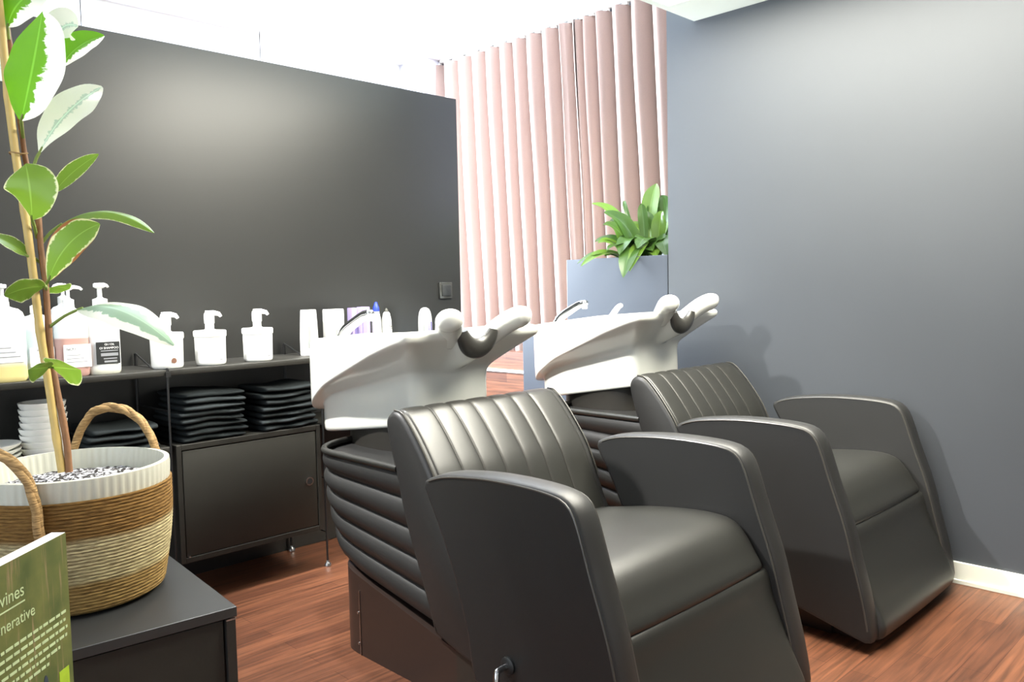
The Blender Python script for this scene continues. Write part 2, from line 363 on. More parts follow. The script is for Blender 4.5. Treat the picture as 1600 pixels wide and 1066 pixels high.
# black laminate partition, stopping short of the ceiling
PY = 3.13
struct('wall_partition', MB().box(-2.2, 2.735, PY, PY + .03, 0.0, 2.053), LAMINATE, bevel=.002)
for i, (u, v) in enumerate(((127, 38), (407, 95))):
    p = on(u, v, 1, PY + .015)
    mb = MB((p.x, PY + .015, 2.053)); mb.tube([(p.x, PY + .015, 2.053), (p.x, PY + .015, H)], .0015, 6)
    tag(mb.build('suspension_wire', BLACKMETAL), ('thin dark wire above the partition near the tall rubber plant', 'thin dark wire above the partition halfway along its top edge')[i], 'wire')
# wood-clad low wall with white strip in front of the curtain
lw = MB(); lw.box(3.62, 3.70, 2.0, 4.6, 0, .70)
struct('wall_low', lw, PANELW)
zs = on(808, 581, 0, 3.615).z
struct('trim_2', MB().box(3.608, 3.62, 2.0, 4.6, zs - .008, zs + .008), OFFW)

# ------------------------------------------------------------------ curtain
YL, YR = on(680, 200, 0, 3.8).y, 2.0
crest_px = [679, 703, 724, 746, 768, 789, 809, 832, 857, 883, 901, 916, 938, 967, 997, 1030, 1066]
crest = [on(u, 150, 0, 3.78).y for u in crest_px]
def curtain(i0, i1, label):
    ys = crest[i0:i1 + 1]; K = 18; prof = []
    for a in range(len(ys) - 1):
        for k in range(K):
            u = k / K; y = ys[a] + (ys[a + 1] - ys[a]) * u; per = abs(ys[a + 1] - ys[a])
            A = min(.05, per * .37)
            ph = 2 * PI * u
            prof.append((3.80 - A * math.cos(ph) - A * .05 * math.cos(2 * ph), y - per * .105 * math.sin(ph)))
    prof.append((3.76, ys[-1]))
    zt, zb = H - .035, .02; nz = 14; rings = []
    for j in range(nz + 1):
        z = zt + (zb - zt) * j / nz; sh = -(zt - z) * .045
        sway = .004 * math.sin(j * .9)
        rings.append([(3.80 + (x - 3.80) * (1.0 + .1 * math.sin(j * .35 + k * .013)), y + sh + sway * math.sin(k * .11), z) for k, (x, y) in enumerate(prof)])
    mb = MB((3.8, (ys[0] + ys[-1]) / 2, 0)); mb.loft(rings, False, False, False)
    o = mb.build('curtain', CURT, solid=.003)
    return tag(o, label, 'curtain', 'pleated curtains over the rear window')
curtain(0, 10, 'dusty pink pleated curtain, wide left panel beside the black partition')
curtain(10, 16, 'dusty pink pleated curtain, right panel ending at the slate wall behind the leafy planter')
rl = thing('curtain_rail', 'white ceiling rail carrying the pink pleated curtains', 'curtain rail', (3.8, 3.3, H))
mb = MB(rl.location); mb.box(3.785, 3.815, 1.9, 4.5, H - .02, H); mb.build('track', OFFW, rl, smooth=False)
for y in crest[:-1]:
    mb = MB(rl.location); mb.box(3.79, 3.81, y - .055, y - .02, H - .034, H - .02); mb.build('glider', WHITEP, rl, smooth=False)

# ------------------------------------------------------------------ slate planter with peace lily
pl = thing('planter', 'tall slate grey planter box standing at the end of the slate wall', 'planter', (3.28, 2.5, 0))
YP0, YP1 = 2.19, 2.815
mb = MB(pl.location); z1 = 1.243
mb.box(3.19, 3.215, YP0, YP1, 0, z1).box(3.43, 3.455, YP0, YP1, 0, z1).box(3.215, 3.43, YP0, YP0 + .025, 0, z1).box(3.215, 3.43, YP1 - .025, YP1, 0, z1).box(3.215, 3.43, YP0 + .025, YP1 - .025, 0, 1.10)
mb.build('box', PLANTER, pl, smooth=False, bevel=.003)
mb = MB(pl.location); mb.box(3.215, 3.43, YP0 + .025, YP1 - .025, 1.10, 1.19); mb.build('soil', SOIL, pl, smooth=False)
yl = on(833, 580, 0, 3.30).y
struct('wall_step', MB().box(3.22, 3.45, YP1, yl, 0, .86), PLANTER, bevel=.003)

def leaf(name, base, ctrl, tip, w, nrm, m, parent, org, fold=.15, ripple=0, nt=14, nv=8, peak=.5, seed=0):
    base, ctrl, tip = Vector(base), Vector(ctrl), Vector(tip); mb = MB(org); uvs = []
    nrm = Vector(nrm).normalized(); rr = []
    for i in range(nt + 1):
        t = i / nt
        c = base * (1 - t) ** 2 + ctrl * (2 * t * (1 - t)) + tip * t * t
        tg = ((ctrl - base) * (1 - t) + (tip - ctrl) * t).normalized()
        s = tg.cross(nrm)
        if s.length < 1e-4: s = Vector((1, 0, 0))
        s.normalize(); n = s.cross(tg).normalized()
        tt = t ** (math.log(.5) / math.log(peak))
        hw = w * max(.0, math.sin(PI * min(max(tt, .004), .997))) ** .6
        row = []
        for j in range(nv + 1):
            v = -1 + 2 * j / nv
            rp = ripple * w * math.sin(t * 17 + seed + (2 if v > 0 else 0)) * abs(v) ** 2
            row.append(c + s * (v * hw) + n * (fold * hw * abs(v) + rp)); uvs.append((t, j / nv))
        rr.append(row)
    mb.loft(rr, False, False, False); mb.uv = uvs
    return mb.build(name, m, parent, sub=1)
lily = thing('potted_peace_lily', 'bushy green peace lily spilling over the slate planter', 'plant', (3.31, 2.5, 1.19))
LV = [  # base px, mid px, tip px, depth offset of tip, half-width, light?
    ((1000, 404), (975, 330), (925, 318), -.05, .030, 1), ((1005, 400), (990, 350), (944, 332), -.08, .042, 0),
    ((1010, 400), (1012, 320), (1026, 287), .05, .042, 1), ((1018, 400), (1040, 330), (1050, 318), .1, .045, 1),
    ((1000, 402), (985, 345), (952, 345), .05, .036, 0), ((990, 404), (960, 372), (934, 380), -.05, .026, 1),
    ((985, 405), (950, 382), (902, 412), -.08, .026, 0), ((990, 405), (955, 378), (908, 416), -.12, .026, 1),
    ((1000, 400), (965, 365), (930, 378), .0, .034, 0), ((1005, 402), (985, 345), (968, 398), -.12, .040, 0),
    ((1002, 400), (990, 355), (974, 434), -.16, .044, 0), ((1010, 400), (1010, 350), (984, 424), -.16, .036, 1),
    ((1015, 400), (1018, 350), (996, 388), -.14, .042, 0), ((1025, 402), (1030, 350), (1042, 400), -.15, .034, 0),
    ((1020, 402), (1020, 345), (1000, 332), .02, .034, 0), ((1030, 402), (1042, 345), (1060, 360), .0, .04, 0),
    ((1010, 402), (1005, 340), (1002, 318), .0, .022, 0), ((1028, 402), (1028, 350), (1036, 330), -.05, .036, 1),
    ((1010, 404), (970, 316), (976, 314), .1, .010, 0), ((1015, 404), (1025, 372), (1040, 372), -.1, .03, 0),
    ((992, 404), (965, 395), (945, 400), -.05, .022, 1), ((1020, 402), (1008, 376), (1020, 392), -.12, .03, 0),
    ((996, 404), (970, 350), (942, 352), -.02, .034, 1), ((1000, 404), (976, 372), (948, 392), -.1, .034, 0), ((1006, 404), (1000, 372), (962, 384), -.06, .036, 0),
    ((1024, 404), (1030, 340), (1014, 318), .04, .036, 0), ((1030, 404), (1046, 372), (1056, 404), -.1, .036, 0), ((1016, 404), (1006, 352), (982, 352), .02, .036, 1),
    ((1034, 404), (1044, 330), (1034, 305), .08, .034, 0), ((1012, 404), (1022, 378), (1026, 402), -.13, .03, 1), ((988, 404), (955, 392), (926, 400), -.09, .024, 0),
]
D0 = (on(1000, 402, 0, 3.32) - CAMP).dot(-CZ)
for i, (b, c, t, dd, w, li) in enumerate(LV):
    B = dep(b[0], b[1], D0); B.z = 1.19; B.x = min(max(B.x, 3.24), 3.40); B.y = min(max(B.y, 2.24), 2.75)
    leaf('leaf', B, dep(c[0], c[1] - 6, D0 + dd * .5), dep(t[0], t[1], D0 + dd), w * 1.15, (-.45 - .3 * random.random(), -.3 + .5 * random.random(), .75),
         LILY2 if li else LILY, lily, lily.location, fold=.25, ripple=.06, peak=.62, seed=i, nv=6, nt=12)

# ------------------------------------------------------------------ light switch
sp = on(695, 454, 1, PY)
sw = thing('light_switch', 'square black light switch at the right end of the black partition', 'light switch', (sp.x, PY, sp.z))
mb = MB(sw.location); mb.box(sp.x - .041, sp.x + .041, PY - .011, PY, sp.z - .041, sp.z + .041); mb.build('plate', mat('switch_frame', srgb(58, 58, 54), .25), sw, bevel=.003)
mb = MB(sw.location); mb.box(sp.x - .028, sp.x + .028, PY - .016, PY - .011, sp.z - .028, sp.z + .028); mb.build('rocker', LABELK, sw, bevel=.002)

# ------------------------------------------------------------------ shelving
YF = 2.822; ST = .845; SB = PY
PX = [.47, 1.12, 1.724, 2.38]
lab = ['black wire shelf frame at the left behind the plant', 'black wire shelf frame at the left edge of the black cabinet', 'black wire shelf frame beside the right end of the black cabinet', 'black wire shelf frame behind the white basins']
for i, x in enumerate(PX):
    t = thing('shelf_frame', lab[i], 'shelf frame', (x, 2.97, 0), 'black ladder frames of the shelving')
    for y in (YF + .004, SB - .02):
        mb = MB(t.location); mb.tube([(x, y, .022), (x, y, ST + (.006 if y < 3 else .045))], .0042 if y < 3 else .006, 8); mb.build('post', BLACKMETAL, t)
        mb = MB(t.location); mb.lathe([(.006, 0), (.014, .001), (.014, .01), (.007, .016), (.006, .024)], (x, y, 0), 12); mb.build('foot', STEEL, t)
    for z in (.14, .36, .574, .70, ST - .02):
        mb = MB(t.location); mb.tube([(x, YF + .004, z), (x, SB - .02, z + (0 if z < .8 else .0))], .003, 6); mb.build('rung', BLACKMETAL, t)
    mb = MB(t.location); mb.tube([(x, SB - .02, ST + .045), (x, 2.985, ST + .006), (x, 2.97, ST - .004)], .003, 6); mb.build('brace', BLACKMETAL, t)
    mb = MB(t.location); mb.box(x - .008, x + .008, YF - .006, YF - .001, ST - .026, ST - .006); mb.build('clip', BLACKMETAL, t, smooth=False)
tl = ['black top shelf carrying the tall pump bottles behind the plant', 'black top shelf carrying the three white pump jars', 'black top shelf behind the near basin with boxes and blue-capped bottle']
for i in range(3):
    mb = MB(((PX[i] + PX[i + 1]) / 2, 2.97, ST)); mb.box(PX[i] + .004, PX[i + 1] - .004, YF, SB - .005, ST - .021, ST)
    tag(mb.build('wall_shelf', BLACKWOOD, bevel=.002), tl[i], 'shelf', 'top shelves along the partition')
for i in (0, 2):
    mb = MB(((PX[i] + PX[i + 1]) / 2, 2.97, .58)); mb.box(PX[i] + .004, PX[i + 1] - .004, YF, SB - .005, .557, .578)
    tag(mb.build('lower_shelf', BLACKWOOD, bevel=.002), ('black lower shelf holding white bowls and a low towel pile', None, 'black lower shelf hidden behind the near basin')[i], 'shelf')
cx0, cx1 = 1.137, 1.708; cz0, cz1 = .155, .578
cb = thing('cabinet', 'low black wooden cabinet with hinged door under the towel stacks', 'cabinet', ((cx0 + cx1) / 2, 2.97, cz0))
mb = MB(cb.location)
mb.box(cx0, cx0 + .018, YF, SB - .005, cz0, cz1).box(cx1 - .018, cx1, YF, SB - .005, cz0, cz1).box(cx0 + .018, cx1 - .018, YF, SB - .005, cz1 - .02, cz1).box(cx0 + .018, cx1 - .018, YF, SB - .005, cz0, cz0 + .02).box(cx0 + .018, cx1 - .018, SB - .012, SB - .005, cz0 + .02, cz1 - .02)
mb.build('body', BLACKWOOD, cb, smooth=False, bevel=.002)
mb = MB(cb.location); mb.box(cx0 + .021, cx1 - .021, YF + .002, YF + .018, cz0 + .022, cz1 - .024)
door = mb.build('door', mat('black_ash_door', srgb(47, 46, 41), .5, var=.1, scale=14, spec=.3), cb, bevel=.0025)
hp = on(484, 752, 1, YF)
mb = MB(cb.location)
mb.loft([[(hp.x + r * math.cos(a), y, hp.z + r * math.sin(a)) for a in [2 * PI * k / 24 for k in range(24)]] for r, y in ((.0165, YF + .001), (.0165, YF - .002), (.0125, YF - .002), (.0125, YF + .006))], True, True, True)
g = mb.build('finger_hole', [STEEL], door)
mb = MB(cb.location); mb.loft([[(hp.x + .012 * math.cos(a), y, hp.z + .012 * math.sin(a)) for a in [2 * PI * k / 24 for k in range(24)]] for y in (YF - .0022, YF + .004)])
mb.build('hole_shade_disc', LABELK, door)  # black disc standing in for the shade inside the finger hole
mb = MB(cb.location); mb.lathe([(.004, 0), (.004, .004)], (cx0 + .03, YF - .0005, cz0 + .02), 8); mb.build('hinge_pin', STEEL, door)

# ------------------------------------------------------------------ bottles and jars on the top shelf
def sq_ring(cx, cy, z, rx, ry, e=3.2, n=32):
    out = []
    for k in range(n):
        a = 2 * PI * k / n; c, s = math.cos(a), math.sin(a)
        out.append((cx + rx * math.copysign(abs(c) ** (2 / e), c), cy + ry * math.copysign(abs(s) ** (2 / e), s), z))
    return out
def bottle_body(t, m, w, d, h, neck, e=3.2, org=None):
    x, y, z = t.location; mb = MB(t.location); R = []
    for f, q in ((.90, 0), (.98, .006), (1, .016), (1, h * .80), (.985, h * .86), (.90, h * .92), (.70, h * .965), (.42, h * .985)):
        R.append(sq_ring(x, y, z + q, w / 2 * f, d / 2 * f, e))
    R.append(sq_ring(x, y, z + h, neck, neck, 2)); R.append(sq_ring(x, y, z + h + .014, neck, neck, 2))
    mb.loft(R); return mb.build('body', m, t)
def pump(t, zb, r=.016, hh=.07, ang=-.4, spout=.045, lock=True):
    x, y, z = t.location; mb = MB(t.location); zz = z + zb
    mb.lathe([(r * .9, -.012), (r * 1.05, -.010), (r * 1.05, .012), (r * .5, .016), (r * .34, .02), (r * .34, hh * .72), (r * .55, hh * .74), (r * .85, hh * .80), (r * .85, hh * .96), (r * .6, hh), (.001, hh)], (x, y, zz), 20)
    d = Vector((math.cos(ang), math.sin(ang), 0))
    p = Vector((x, y, zz + hh * .90)); mb.tube([p, p + d * spout * .5 + Vector((0, 0, .001)), p + d * spout * .85 + Vector((0, 0, -.002)), p + d * spout + Vector((0, 0, -.008))], [.0075, .0065, .005, .0042], 10)
    return mb.build('pump', WHITEP, t)
def label_panel(t, m, x0, x1, z0, z1, yo):
    x, y, z = t.location; mb = MB(t.location); mb.box(x + x0, x + x1, y - yo - .0012, y - yo, z + z0, z + z1)
    return mb.build('label', m, t, smooth=False)
FRONT = lambda x, y, z: Matrix.Translation((x, y, z)) @ Matrix.Rotation(PI / 2, 4, 'X')
BY = 2.90
def bot(name, label, cat, u, v, group=None, y=BY):
    p = on(u, v, 1, y); return thing(name, label, cat, (p.x, y, ST), group)
GB = 'tall pump bottles on the left shelf'
t = bot('pump_bottle', 'large milky pump bottle with yellow liquid, leftmost on the top shelf', 'bottle', 11, 597, GB)
bottle_body(t, B_YELLOW, .112, .09, .232, .018); pump(t, .246, ang=PI + .3, hh=.055); label_panel(t, LABELW, -.045, .045, .06, .12, .0455)
for k in range(3):
    mb = MB(t.location); mb.box(t.location.x - .035, t.location.x + .03 - .012 * k, BY - .0475, BY - .0468, ST + .076 + .014 * k, ST + .079 + .014 * k); mb.build('print', INK, t, smooth=False)
t = bot('pump_bottle', 'pale bluish pump bottle right behind the plant stem', 'bottle', 62, 592, GB, 2.92)
bottle_body(t, B_BLUE, .092, .08, .205, .016); pump(t, .219, ang=PI + .2, hh=.052); label_panel(t, LABELW, -.034, .036, .04, .10, .0405)
text_mesh('NATU', .010, INK, 'print', t, FRONT(.0, -.0425, .088))
t = bot('pump_bottle', 'pinkish pump bottle with white label between the plant stem and black-labelled bottle', 'bottle', 113, 589, GB)
bottle_body(t, B_PINK, .104, .085, .222, .017); pump(t, .236, ang=.15, hh=.058); label_panel(t, LABELW, -.034, .048, .03, .104, .043)
text_mesh('NOU', .012, INK, 'print', t, FRONT(-.012, -.0448, .086))
for k in range(3):
    mb = MB(t.location); x = t.location.x; mb.box(x - .026, x + .035 - .01 * k, BY - .045, BY - .0444, ST + .047 + .011 * k, ST + .049 + .011 * k); mb.build('print', INK, t, smooth=False)
t = bot('pump_bottle', 'pump bottle half hidden behind the pinkish bottle, only its pump head showing', 'bottle', 104, 570, GB, 3.075)
bottle_body(t, B_CLEAR, .085, .07, .232, .016); pump(t, .246, ang=PI, hh=.058, spout=.03)
t = bot('pump_bottle', 'milky pump bottle with a black printed label, last before the white jars', 'bottle', 162, 585, GB)
bottle_body(t, B_CLEAR, .104, .088, .215, .020); pump(t, .236, ang=.2, hh=.066, spout=.03, r=.022)
label_panel(t, LABELK, -.034, .040, .034, .107, .0445)
text_mesh('OI / OIL', .009, LABELW, 'print', t, FRONT(.008, -.0462, .0955)); text_mesh('OI SHAMPOO', .0098, LABELW, 'print', t, FRONT(.006, -.0462, .0835))
for k, (a, b, zz, hh) in enumerate(((-.020, .034, .076, .003), (-.020, .034, .060, .010), (-.012, .030, .050, .0035), (-.010, .030, .039, .006))):
    mb = MB(t.location); x = t.location.x; mb.box(x + a, x + b, BY - .0464, BY - .0458, ST + zz, ST + zz + hh); mb.build('print', INK, t, smooth=False)
jl = ['white pump jar with a brown drop mark, leftmost of the three jars', 'middle one of the three white pump jars on the black shelf', 'rightmost of the three white pump jars, nearest the white basin']
for i, (u, v) in enumerate(((262, 574), (330, 570), (404, 565))):
    t = bot('pump_jar', jl[i], 'jar', u, v, 'white pump jars on the shelf', 2.89); x, y, z = t.location
    mb = MB(t.location); mb.lathe([(.046, 0), (.051, .004), (.053, .012), (.0545, .108), (.054, .112)], (x, y, z), 36); mb.build('body', WHITEP, t)
    mb = MB(t.location); mb.lathe([(.0565, .104), (.0575, .108), (.0575, .122), (.055, .126), (.020, .128), (.019, .130)], (x, y, z), 36); mb.build('lid', WHITEP, t)
    mb = MB(t.location); mb.lathe([(.0155, .128), (.0155, .150), (.018, .152), (.0185, .180), (.016, .190), (.004, .194)], (x, y, z), 20)
    d = Vector((.85, -.5, 0)); p = Vector((x, y, z + .187)); mb.tube([p - d * .012, p + d * .015 + Vector((0, 0, .002)), p + d * .034 - Vector((0, 0, .002)), p + d * .042 - Vector((0, 0, .012))], [.011, .010, .008, .005], 10)
    mb.build('pump', WHITEP, t)
    if i == 0:
        mb = MB(t.location); c = Vector((x + .002, y - .0535, z + .028)); mb.loft([[(c.x + .009 * math.cos(a), c.y - q + .004 * 0, c.z + (.011 if math.sin(a) > 0 else .008) * math.sin(a)) for a in [2 * PI * k / 16 for k in range(16)]] for q in (-.004, .0012)]); mb.build('print', BROWNDOT, t)
    else:
        mb = MB(t.location); mb.box(x + .012, x + .022, y - .0535, y - .0515, z + .02, z + .024); mb.build('print', INK, t, smooth=False)
def simple(name, label, cat, u, w, d, h, m, y=2.96, taper=1, prints=(), e=4, dome=False):
    p = on(u, 500, 1, y); t = thing(name, label, cat, (p.x, y, ST)); x, y, z = t.location
    mb = MB(t.location); mb.loft([sq_ring(x, y, z + q * h, w / 2 * f, d / 2 * f, e) for f, q in (((.96, 0), (1, .03), (1, .35), ((1 + taper) / 2, .7), (taper, .97), (taper * .95, 1)) if not dome else ((.92, 0), (.97, .03), (1, .35), (1, .6), (.95, .76), (.82, .88), (.6, .96), (.3, .995), (.05, 1)))]); mb.build('body', m, t)
    for (a, b, c, g, mm) in prints:
        mb = MB(t.location); mb.box(x + a, x + b, y - d / 2 - .0012, y - d / 2 + .001, z + c, z + g); mb.build('print', mm, t, smooth=False)
    return t
simple('shampoo_bottle', 'white tapered bottle with a grey streak, left of the near tap', 'bottle', 482, .072, .045, .186, WHITEP, taper=.86, prints=((-.018, -.006, .03, .12, GREYPRINT),))
simple('product_box', 'white carton standing behind the chrome tap', 'box', 521, .080, .045, .185, WHITEP, e=12, prints=((-.005, .004, .03, .10, GREYPRINT),))
simple('product_box', 'lilac carton with darker stripe, next to the white carton', 'box', 552, .036, .04, .187, LILACP, y=2.98, e=12, prints=((-.006, .008, .02, .15, LILACD),))
simple('product_box', 'pale lilac carton printed with vertical lettering, left of the blue cap', 'box', 568, .044, .04, .190, LILACP, y=2.95, e=12, prints=((.006, .012, .03, .16, LABELW), (-.020, -.017, .01, .18, LILACD)))
def spray(label, u, capm, h, w, caph, capw, txt=None):
    p = on(u, 500, 1, 2.95); t = thing('spray_bottle', label, 'bottle', (p.x, 2.95, ST)); x, y, z = t.location
    mb = MB(t.location); mb.lathe([(w * .46, 0), (w * .5, .006), (w * .52, h * .5), (w * .47, h * .8), (w * .34, h * .96), (capw * .5, h)], (x, y, z), 24); mb.build('body', WHITEP, t)
    mb = MB(t.location); mb.lathe([(capw * .52, h), (capw * .5, h + caph * .4), (capw * .36, h + caph * .6), (capw * .22, h + caph * .95), (.001, h + caph)], (x, y, z), 18); mb.build('cap', capm, t)
    if txt: text_mesh(txt, .022, DARKCAP, 'print', t, FRONT(.002, -w * .53, .09))
spray('slim white bottle with a bright blue spray cap', 588, BLUEP, .168, .042, .042, .028)
spray('slim white bottle with dark cap, right beside the blue-capped one', 604, DARKCAP, .165, .044, .016, .018, 'DS')
t = simple('tub', 'rounded white bottle with purple marks, alone near the left neck lobe of the basin', 'bottle', 664, .066, .05, .176, WHITEP, y=2.98, taper=.82, e=2.6, dome=True,
           prints=((-.03, -.022, .06, .10, GREYPRINT), (.0, .004, .05, .105, PURPLEINK), (.014, .019, .06, .11, PURPLEINK), (.0, .026, .062, .066, PURPLEINK)))

# ------------------------------------------------------------------ towels
def towel_mesh(seed, w, d, h):
    rnd = random.Random(seed); mb = MB((0, 0, 0)); nx, ns = 18, 20; rings = []
    r2 = random.Random(seed // 1000); ph = r2.random() * 6; tw = (r2.random() - .5)
    for i in range(nx + 1):
        u = i / nx; xx = (u - .5) * w; ed = min(1, min(u, 1 - u) * 9 + .35); row = []
        sag = .20 * h * math.sin(u * 6 + ph) + .4 * h * tw * (u - .5)
        for k in range(ns):
            a = 2 * PI * k / ns; c, s = math.cos(a), math.sin(a)
            yy = d / 2 * math.copysign(abs(c) ** .35, c); zz = h / 2 * math.copysign(abs(s) ** .7, s) * (.75 + .25 * ed)
            nz = mnoise.noise(Vector((xx * 14, yy * 14, zz * 40 + (seed % 1000) * 3.7)))
            row.append((xx * (1 + .015 * nz), yy * (.97 + .03 * ed) + nz * .009 - .004 * math.sin(u * 9 + ph) * (c < 0), h / 2 + zz + nz * h * .15 + sag * (.5 + .5 * s)))
        rings.append(row)
    mb.loft(rings); o = mb.build('towel', TERRY, sub=1); me = o.data; bpy.data.objects.remove(o); return me
def stack(px, pz, n, w, d, hh, place, y=2.955, jit=.018):
    names = ['topmost', 'second', 'third', 'fourth', 'fifth', 'sixth', 'seventh', 'eighth', 'ninth']
    for k in range(n):
        me = towel_mesh(int(px * 100) * 1000 + k * 7, w * (1 - .03 * random.random() - (.06 if k > n - 4 else 0)), d, hh)
        o = bpy.data.objects.new('towel', me); COL.objects.link(o); md = o.modifiers.new('u', 'SUBSURF'); md.levels = md.render_levels = 1
        o.location = (px + (random.random() - .5) * jit * 1.5, y + (random.random() - .5) * jit, pz + k * hh * 1.13); o.rotation_euler = (0, 0, (random.random() - .5) * .08)
        q = n - 1 - k
        tag(o, ('folded black towel, %s ' + place) % (names[q] if q == 0 else ('bottom one' if k == 0 else names[q] + ' from the top')), 'towel', 'black towels ' + place)
stack(on(322, 690, 1, 2.85).x + .025, .579, 8, .250, .26, .0195, 'of the left pile on the black cabinet')
stack(on(442, 672, 1, 2.85).x + .03, .579, 7, .250, .26, .0212, 'of the right pile on the black cabinet')
stack(on(185, 690, 1, 2.85).x + .015, .579, 4, .235, .26, .019, 'of the low pile behind the basket handle')

# ------------------------------------------------------------------ bowls and dishes on the lower shelf
nm = ['topmost', 'second', 'third', 'fourth', 'fifth', 'sixth', 'seventh', 'bottom one']
bp = on(72, 690, 1, 2.90)
for k in range(8):
    c = (bp.x + (random.random() - .5) * .004, 2.92, .579 + k * .0205); mb = MB(c)
    mb.lathe([(.040, 0), (.045, .003), (.066, .034), (.069, .046), (.067, .046), (.063, .034), (.042, .006), (.001, .005)], c, 32, True, False)
    q = 7 - k; s = nm[q] if q in (0, 7) else nm[q] + ' from the top'
    tag(mb.build('bowl', WHITEB), 'white plastic bowl, %s of the bowl stack behind the plant stem' % s, 'bowl', 'stacked white bowls')
dp = on(14, 700, 1, 2.86)
for k in range(4):
    c = (dp.x - .045, 2.92, .579 + k * .016); mb = MB(c)
    mb.lathe([(.055, 0), (.060, .003), (.088, .016), (.092, .024), (.089, .024), (.058, .006), (.001, .005)], c, 36, True, False)
    tag(mb.build('dish', WHITEB), 'shallow white dish, %s of the low stack left of the bowls' % ['bottom one', 'second from the bottom', 'third from the bottom', 'topmost'][k], 'dish', 'stacked white dishes')

# ------------------------------------------------------------------ bench with basket and rubber plant
BC = Vector((.837, 1.668, .42)); U = Vector((-.9962, .0871, 0)); V = Vector((-.0715, .9974, 0)); BL, BD = 1.15, .62
bo = thing('bench', 'low black bench carrying the plant basket', 'bench', (BC + U * BL / 2 + V * BD / 2) * 1); bo.location.z = 0
bo.rotation_euler = (0, 0, math.atan2(-U.y, -U.x))
def lb(x0, x1, y0, y1, z0, z1, name, m, bev=.0015):
    mb = MB(); mb.box(x0, x1, y0, y1, z0, z1); return mb.build(name, m, bo, smooth=False, bevel=bev)
hx, hy = BL / 2, BD / 2
lb(-hx, hx, -hy, hy, .398, .42, 'top', BENCHM)
lb(-hx + .004, -hx + .024, -hy + .002, hy - .004, 0, .394, 'side_panel', LAMINATE); lb(hx - .024, hx - .003, -hy + .002, hy - .004, 0, .394, 'side_panel', LAMINATE)
lb(-hx + .026, hx - .027, -hy + .012, -hy + .028, .02, .392, 'front_panel', BLACKWOOD); lb(-hx + .026, hx - .027, hy - .03, hy - .014, .02, .392, 'back_panel', LAMINATE)
lb(hx - .024, hx - .002, -hy + .001, -hy + .008, .392, .395, 'edge_strip', STEEL, 0)

PC = Vector((.58, 2.02, .4205))
bk = thing('basket', 'round woven seagrass basket with pale and brown bands on the black bench', 'basket', PC)
mb = MB(PC); rows = 34; prof = []
for i in range(rows * 6 + 1):
    q = i / (rows * 6); z = .255 * q + .002
    r = .178 + .022 * math.sin(min(1, q * 1.15) * PI / 2) + .004 * q
    if q < .06: r -= .022 * (1 - q / .06) ** 2
    prof.append((r + .0017 * abs(math.sin(PI * i / 6)), z))
inner = [(.196, .255), (.172, .01), (.001, .008)]
mb.lathe([(.001, 0)] + prof + inner, PC, 96, False, False, mod=lambda a, z: 1 + .004 * math.sin(3 * a + z * 20) + .0025 * math.sin(48 * a + z * 900))
mb.build('body', JUTE, bk)
# handles: two braided straps
def strap(pts, n=40):
    P = spline(pts, n); mb = MB(PC)
    for s in range(3):
        path = []
        for i, p in enumerate(P):
            a = i * .55 + s * 2.094; path.append(p + Vector((.0045 * math.cos(a), .0045 * math.cos(a), .005 * math.sin(a))))
        mb.tube(path, .0078, 8)
    mb.build('handle', JUTEH, bk)
dB = (PC - CAMP).dot(-CZ)
def at_r(u, v, d): return dep(u, v, d)
aR = math.atan2(.9, .45)
rp = lambda ang, r, z: Vector((PC.x + r * math.cos(ang), PC.y + r * math.sin(ang), PC.z + z))
a1, a2 = on(186, 690, 2, PC.z + .30), on(252, 690, 2, PC.z + .30)
ang1 = math.atan2(2.215 - PC.y, .66 - PC.x); ang2 = math.atan2(2.12 - PC.y, .79 - PC.x)
hR = [rp(1.32, .214, .19), rp(1.30, .215, .25), rp(1.28, .212, .305), rp(1.08, .212, .385), rp(.78, .212, .398), rp(.48, .212, .365), rp(.28, .214, .30), rp(.26, .216, .245), rp(.26, .214, .19)]
strap(hR)
hL = [rp(-2.16, .212, .10), rp(-2.17, .219, .20), rp(-2.20, .218, .275), rp(-2.32, .214, .335), rp(-2.62, .212, .372), rp(-2.95, .212, .36), rp(-3.2, .214, .30), rp(-3.22, .217, .24), rp(-3.22, .214, .18)]
strap(hL)
# potted rubber plant
pt = thing('potted_rubber_plant', 'tall variegated rubber plant in a white ribbed pot inside the basket', 'plant', PC + Vector((0, 0, .012)))
mb = MB(pt.location); zr = .300
mb.lathe([(.150, .012), (.160, .02), (.184, zr - .07), (.1965, zr - .058), (.199, zr - .05), (.201, zr - .012), (.201, zr), (.190, zr + .001), (.187, zr - .012), (.182, zr - .06), (.15, .03)], PC, 288, True, False,
         mod=lambda a, z: 1 + (.0075 * (math.cos(72 * a)) if z < zr - .008 and z > .05 else 0))
mb.build('pot', mat('ivory_ribbed_pot', srgb(196, 196, 182), .35, var=.02), pt)
mb = MB(pt.location); R = []
for i in range(16):
    r = .185 * i / 15 + .0005
    R.append([(PC.x + r * math.cos(a), PC.y + r * math.sin(a), PC.z + zr - .038 + .008 * mnoise.noise(Vector((r * 60 * math.cos(a), r * 60 * math.sin(a), 3))) - .01 * (r / .185) ** 3) for a in [2 * PI * k / 64 for k in range(64)]])
mb.loft(R, True, True, False); mb.build('soil', SOIL, pt)
DP = 1.835
stake_px = [(97, 738), (88, 680), (76, 600), (63, 520), (52, 430), (40, 340), (27, 260), (15, 170), (6, 80), (-2, 0), (-8, -60)]
stem_px = [(108, 738), (104, 690), (95, 640), (87, 600), (80, 560), (75, 500), (71, 440), (64, 390), (60, 340), (50, 285), (40, 250), (33, 200), (24, 130), (14, 60), (6, 0), (-2, -60)]
def ppath(px, d0, d1): return [dep(u, v, d0 + (d1 - d0) * i / (len(px) - 1)) for i, (u, v) in enumerate(px)]
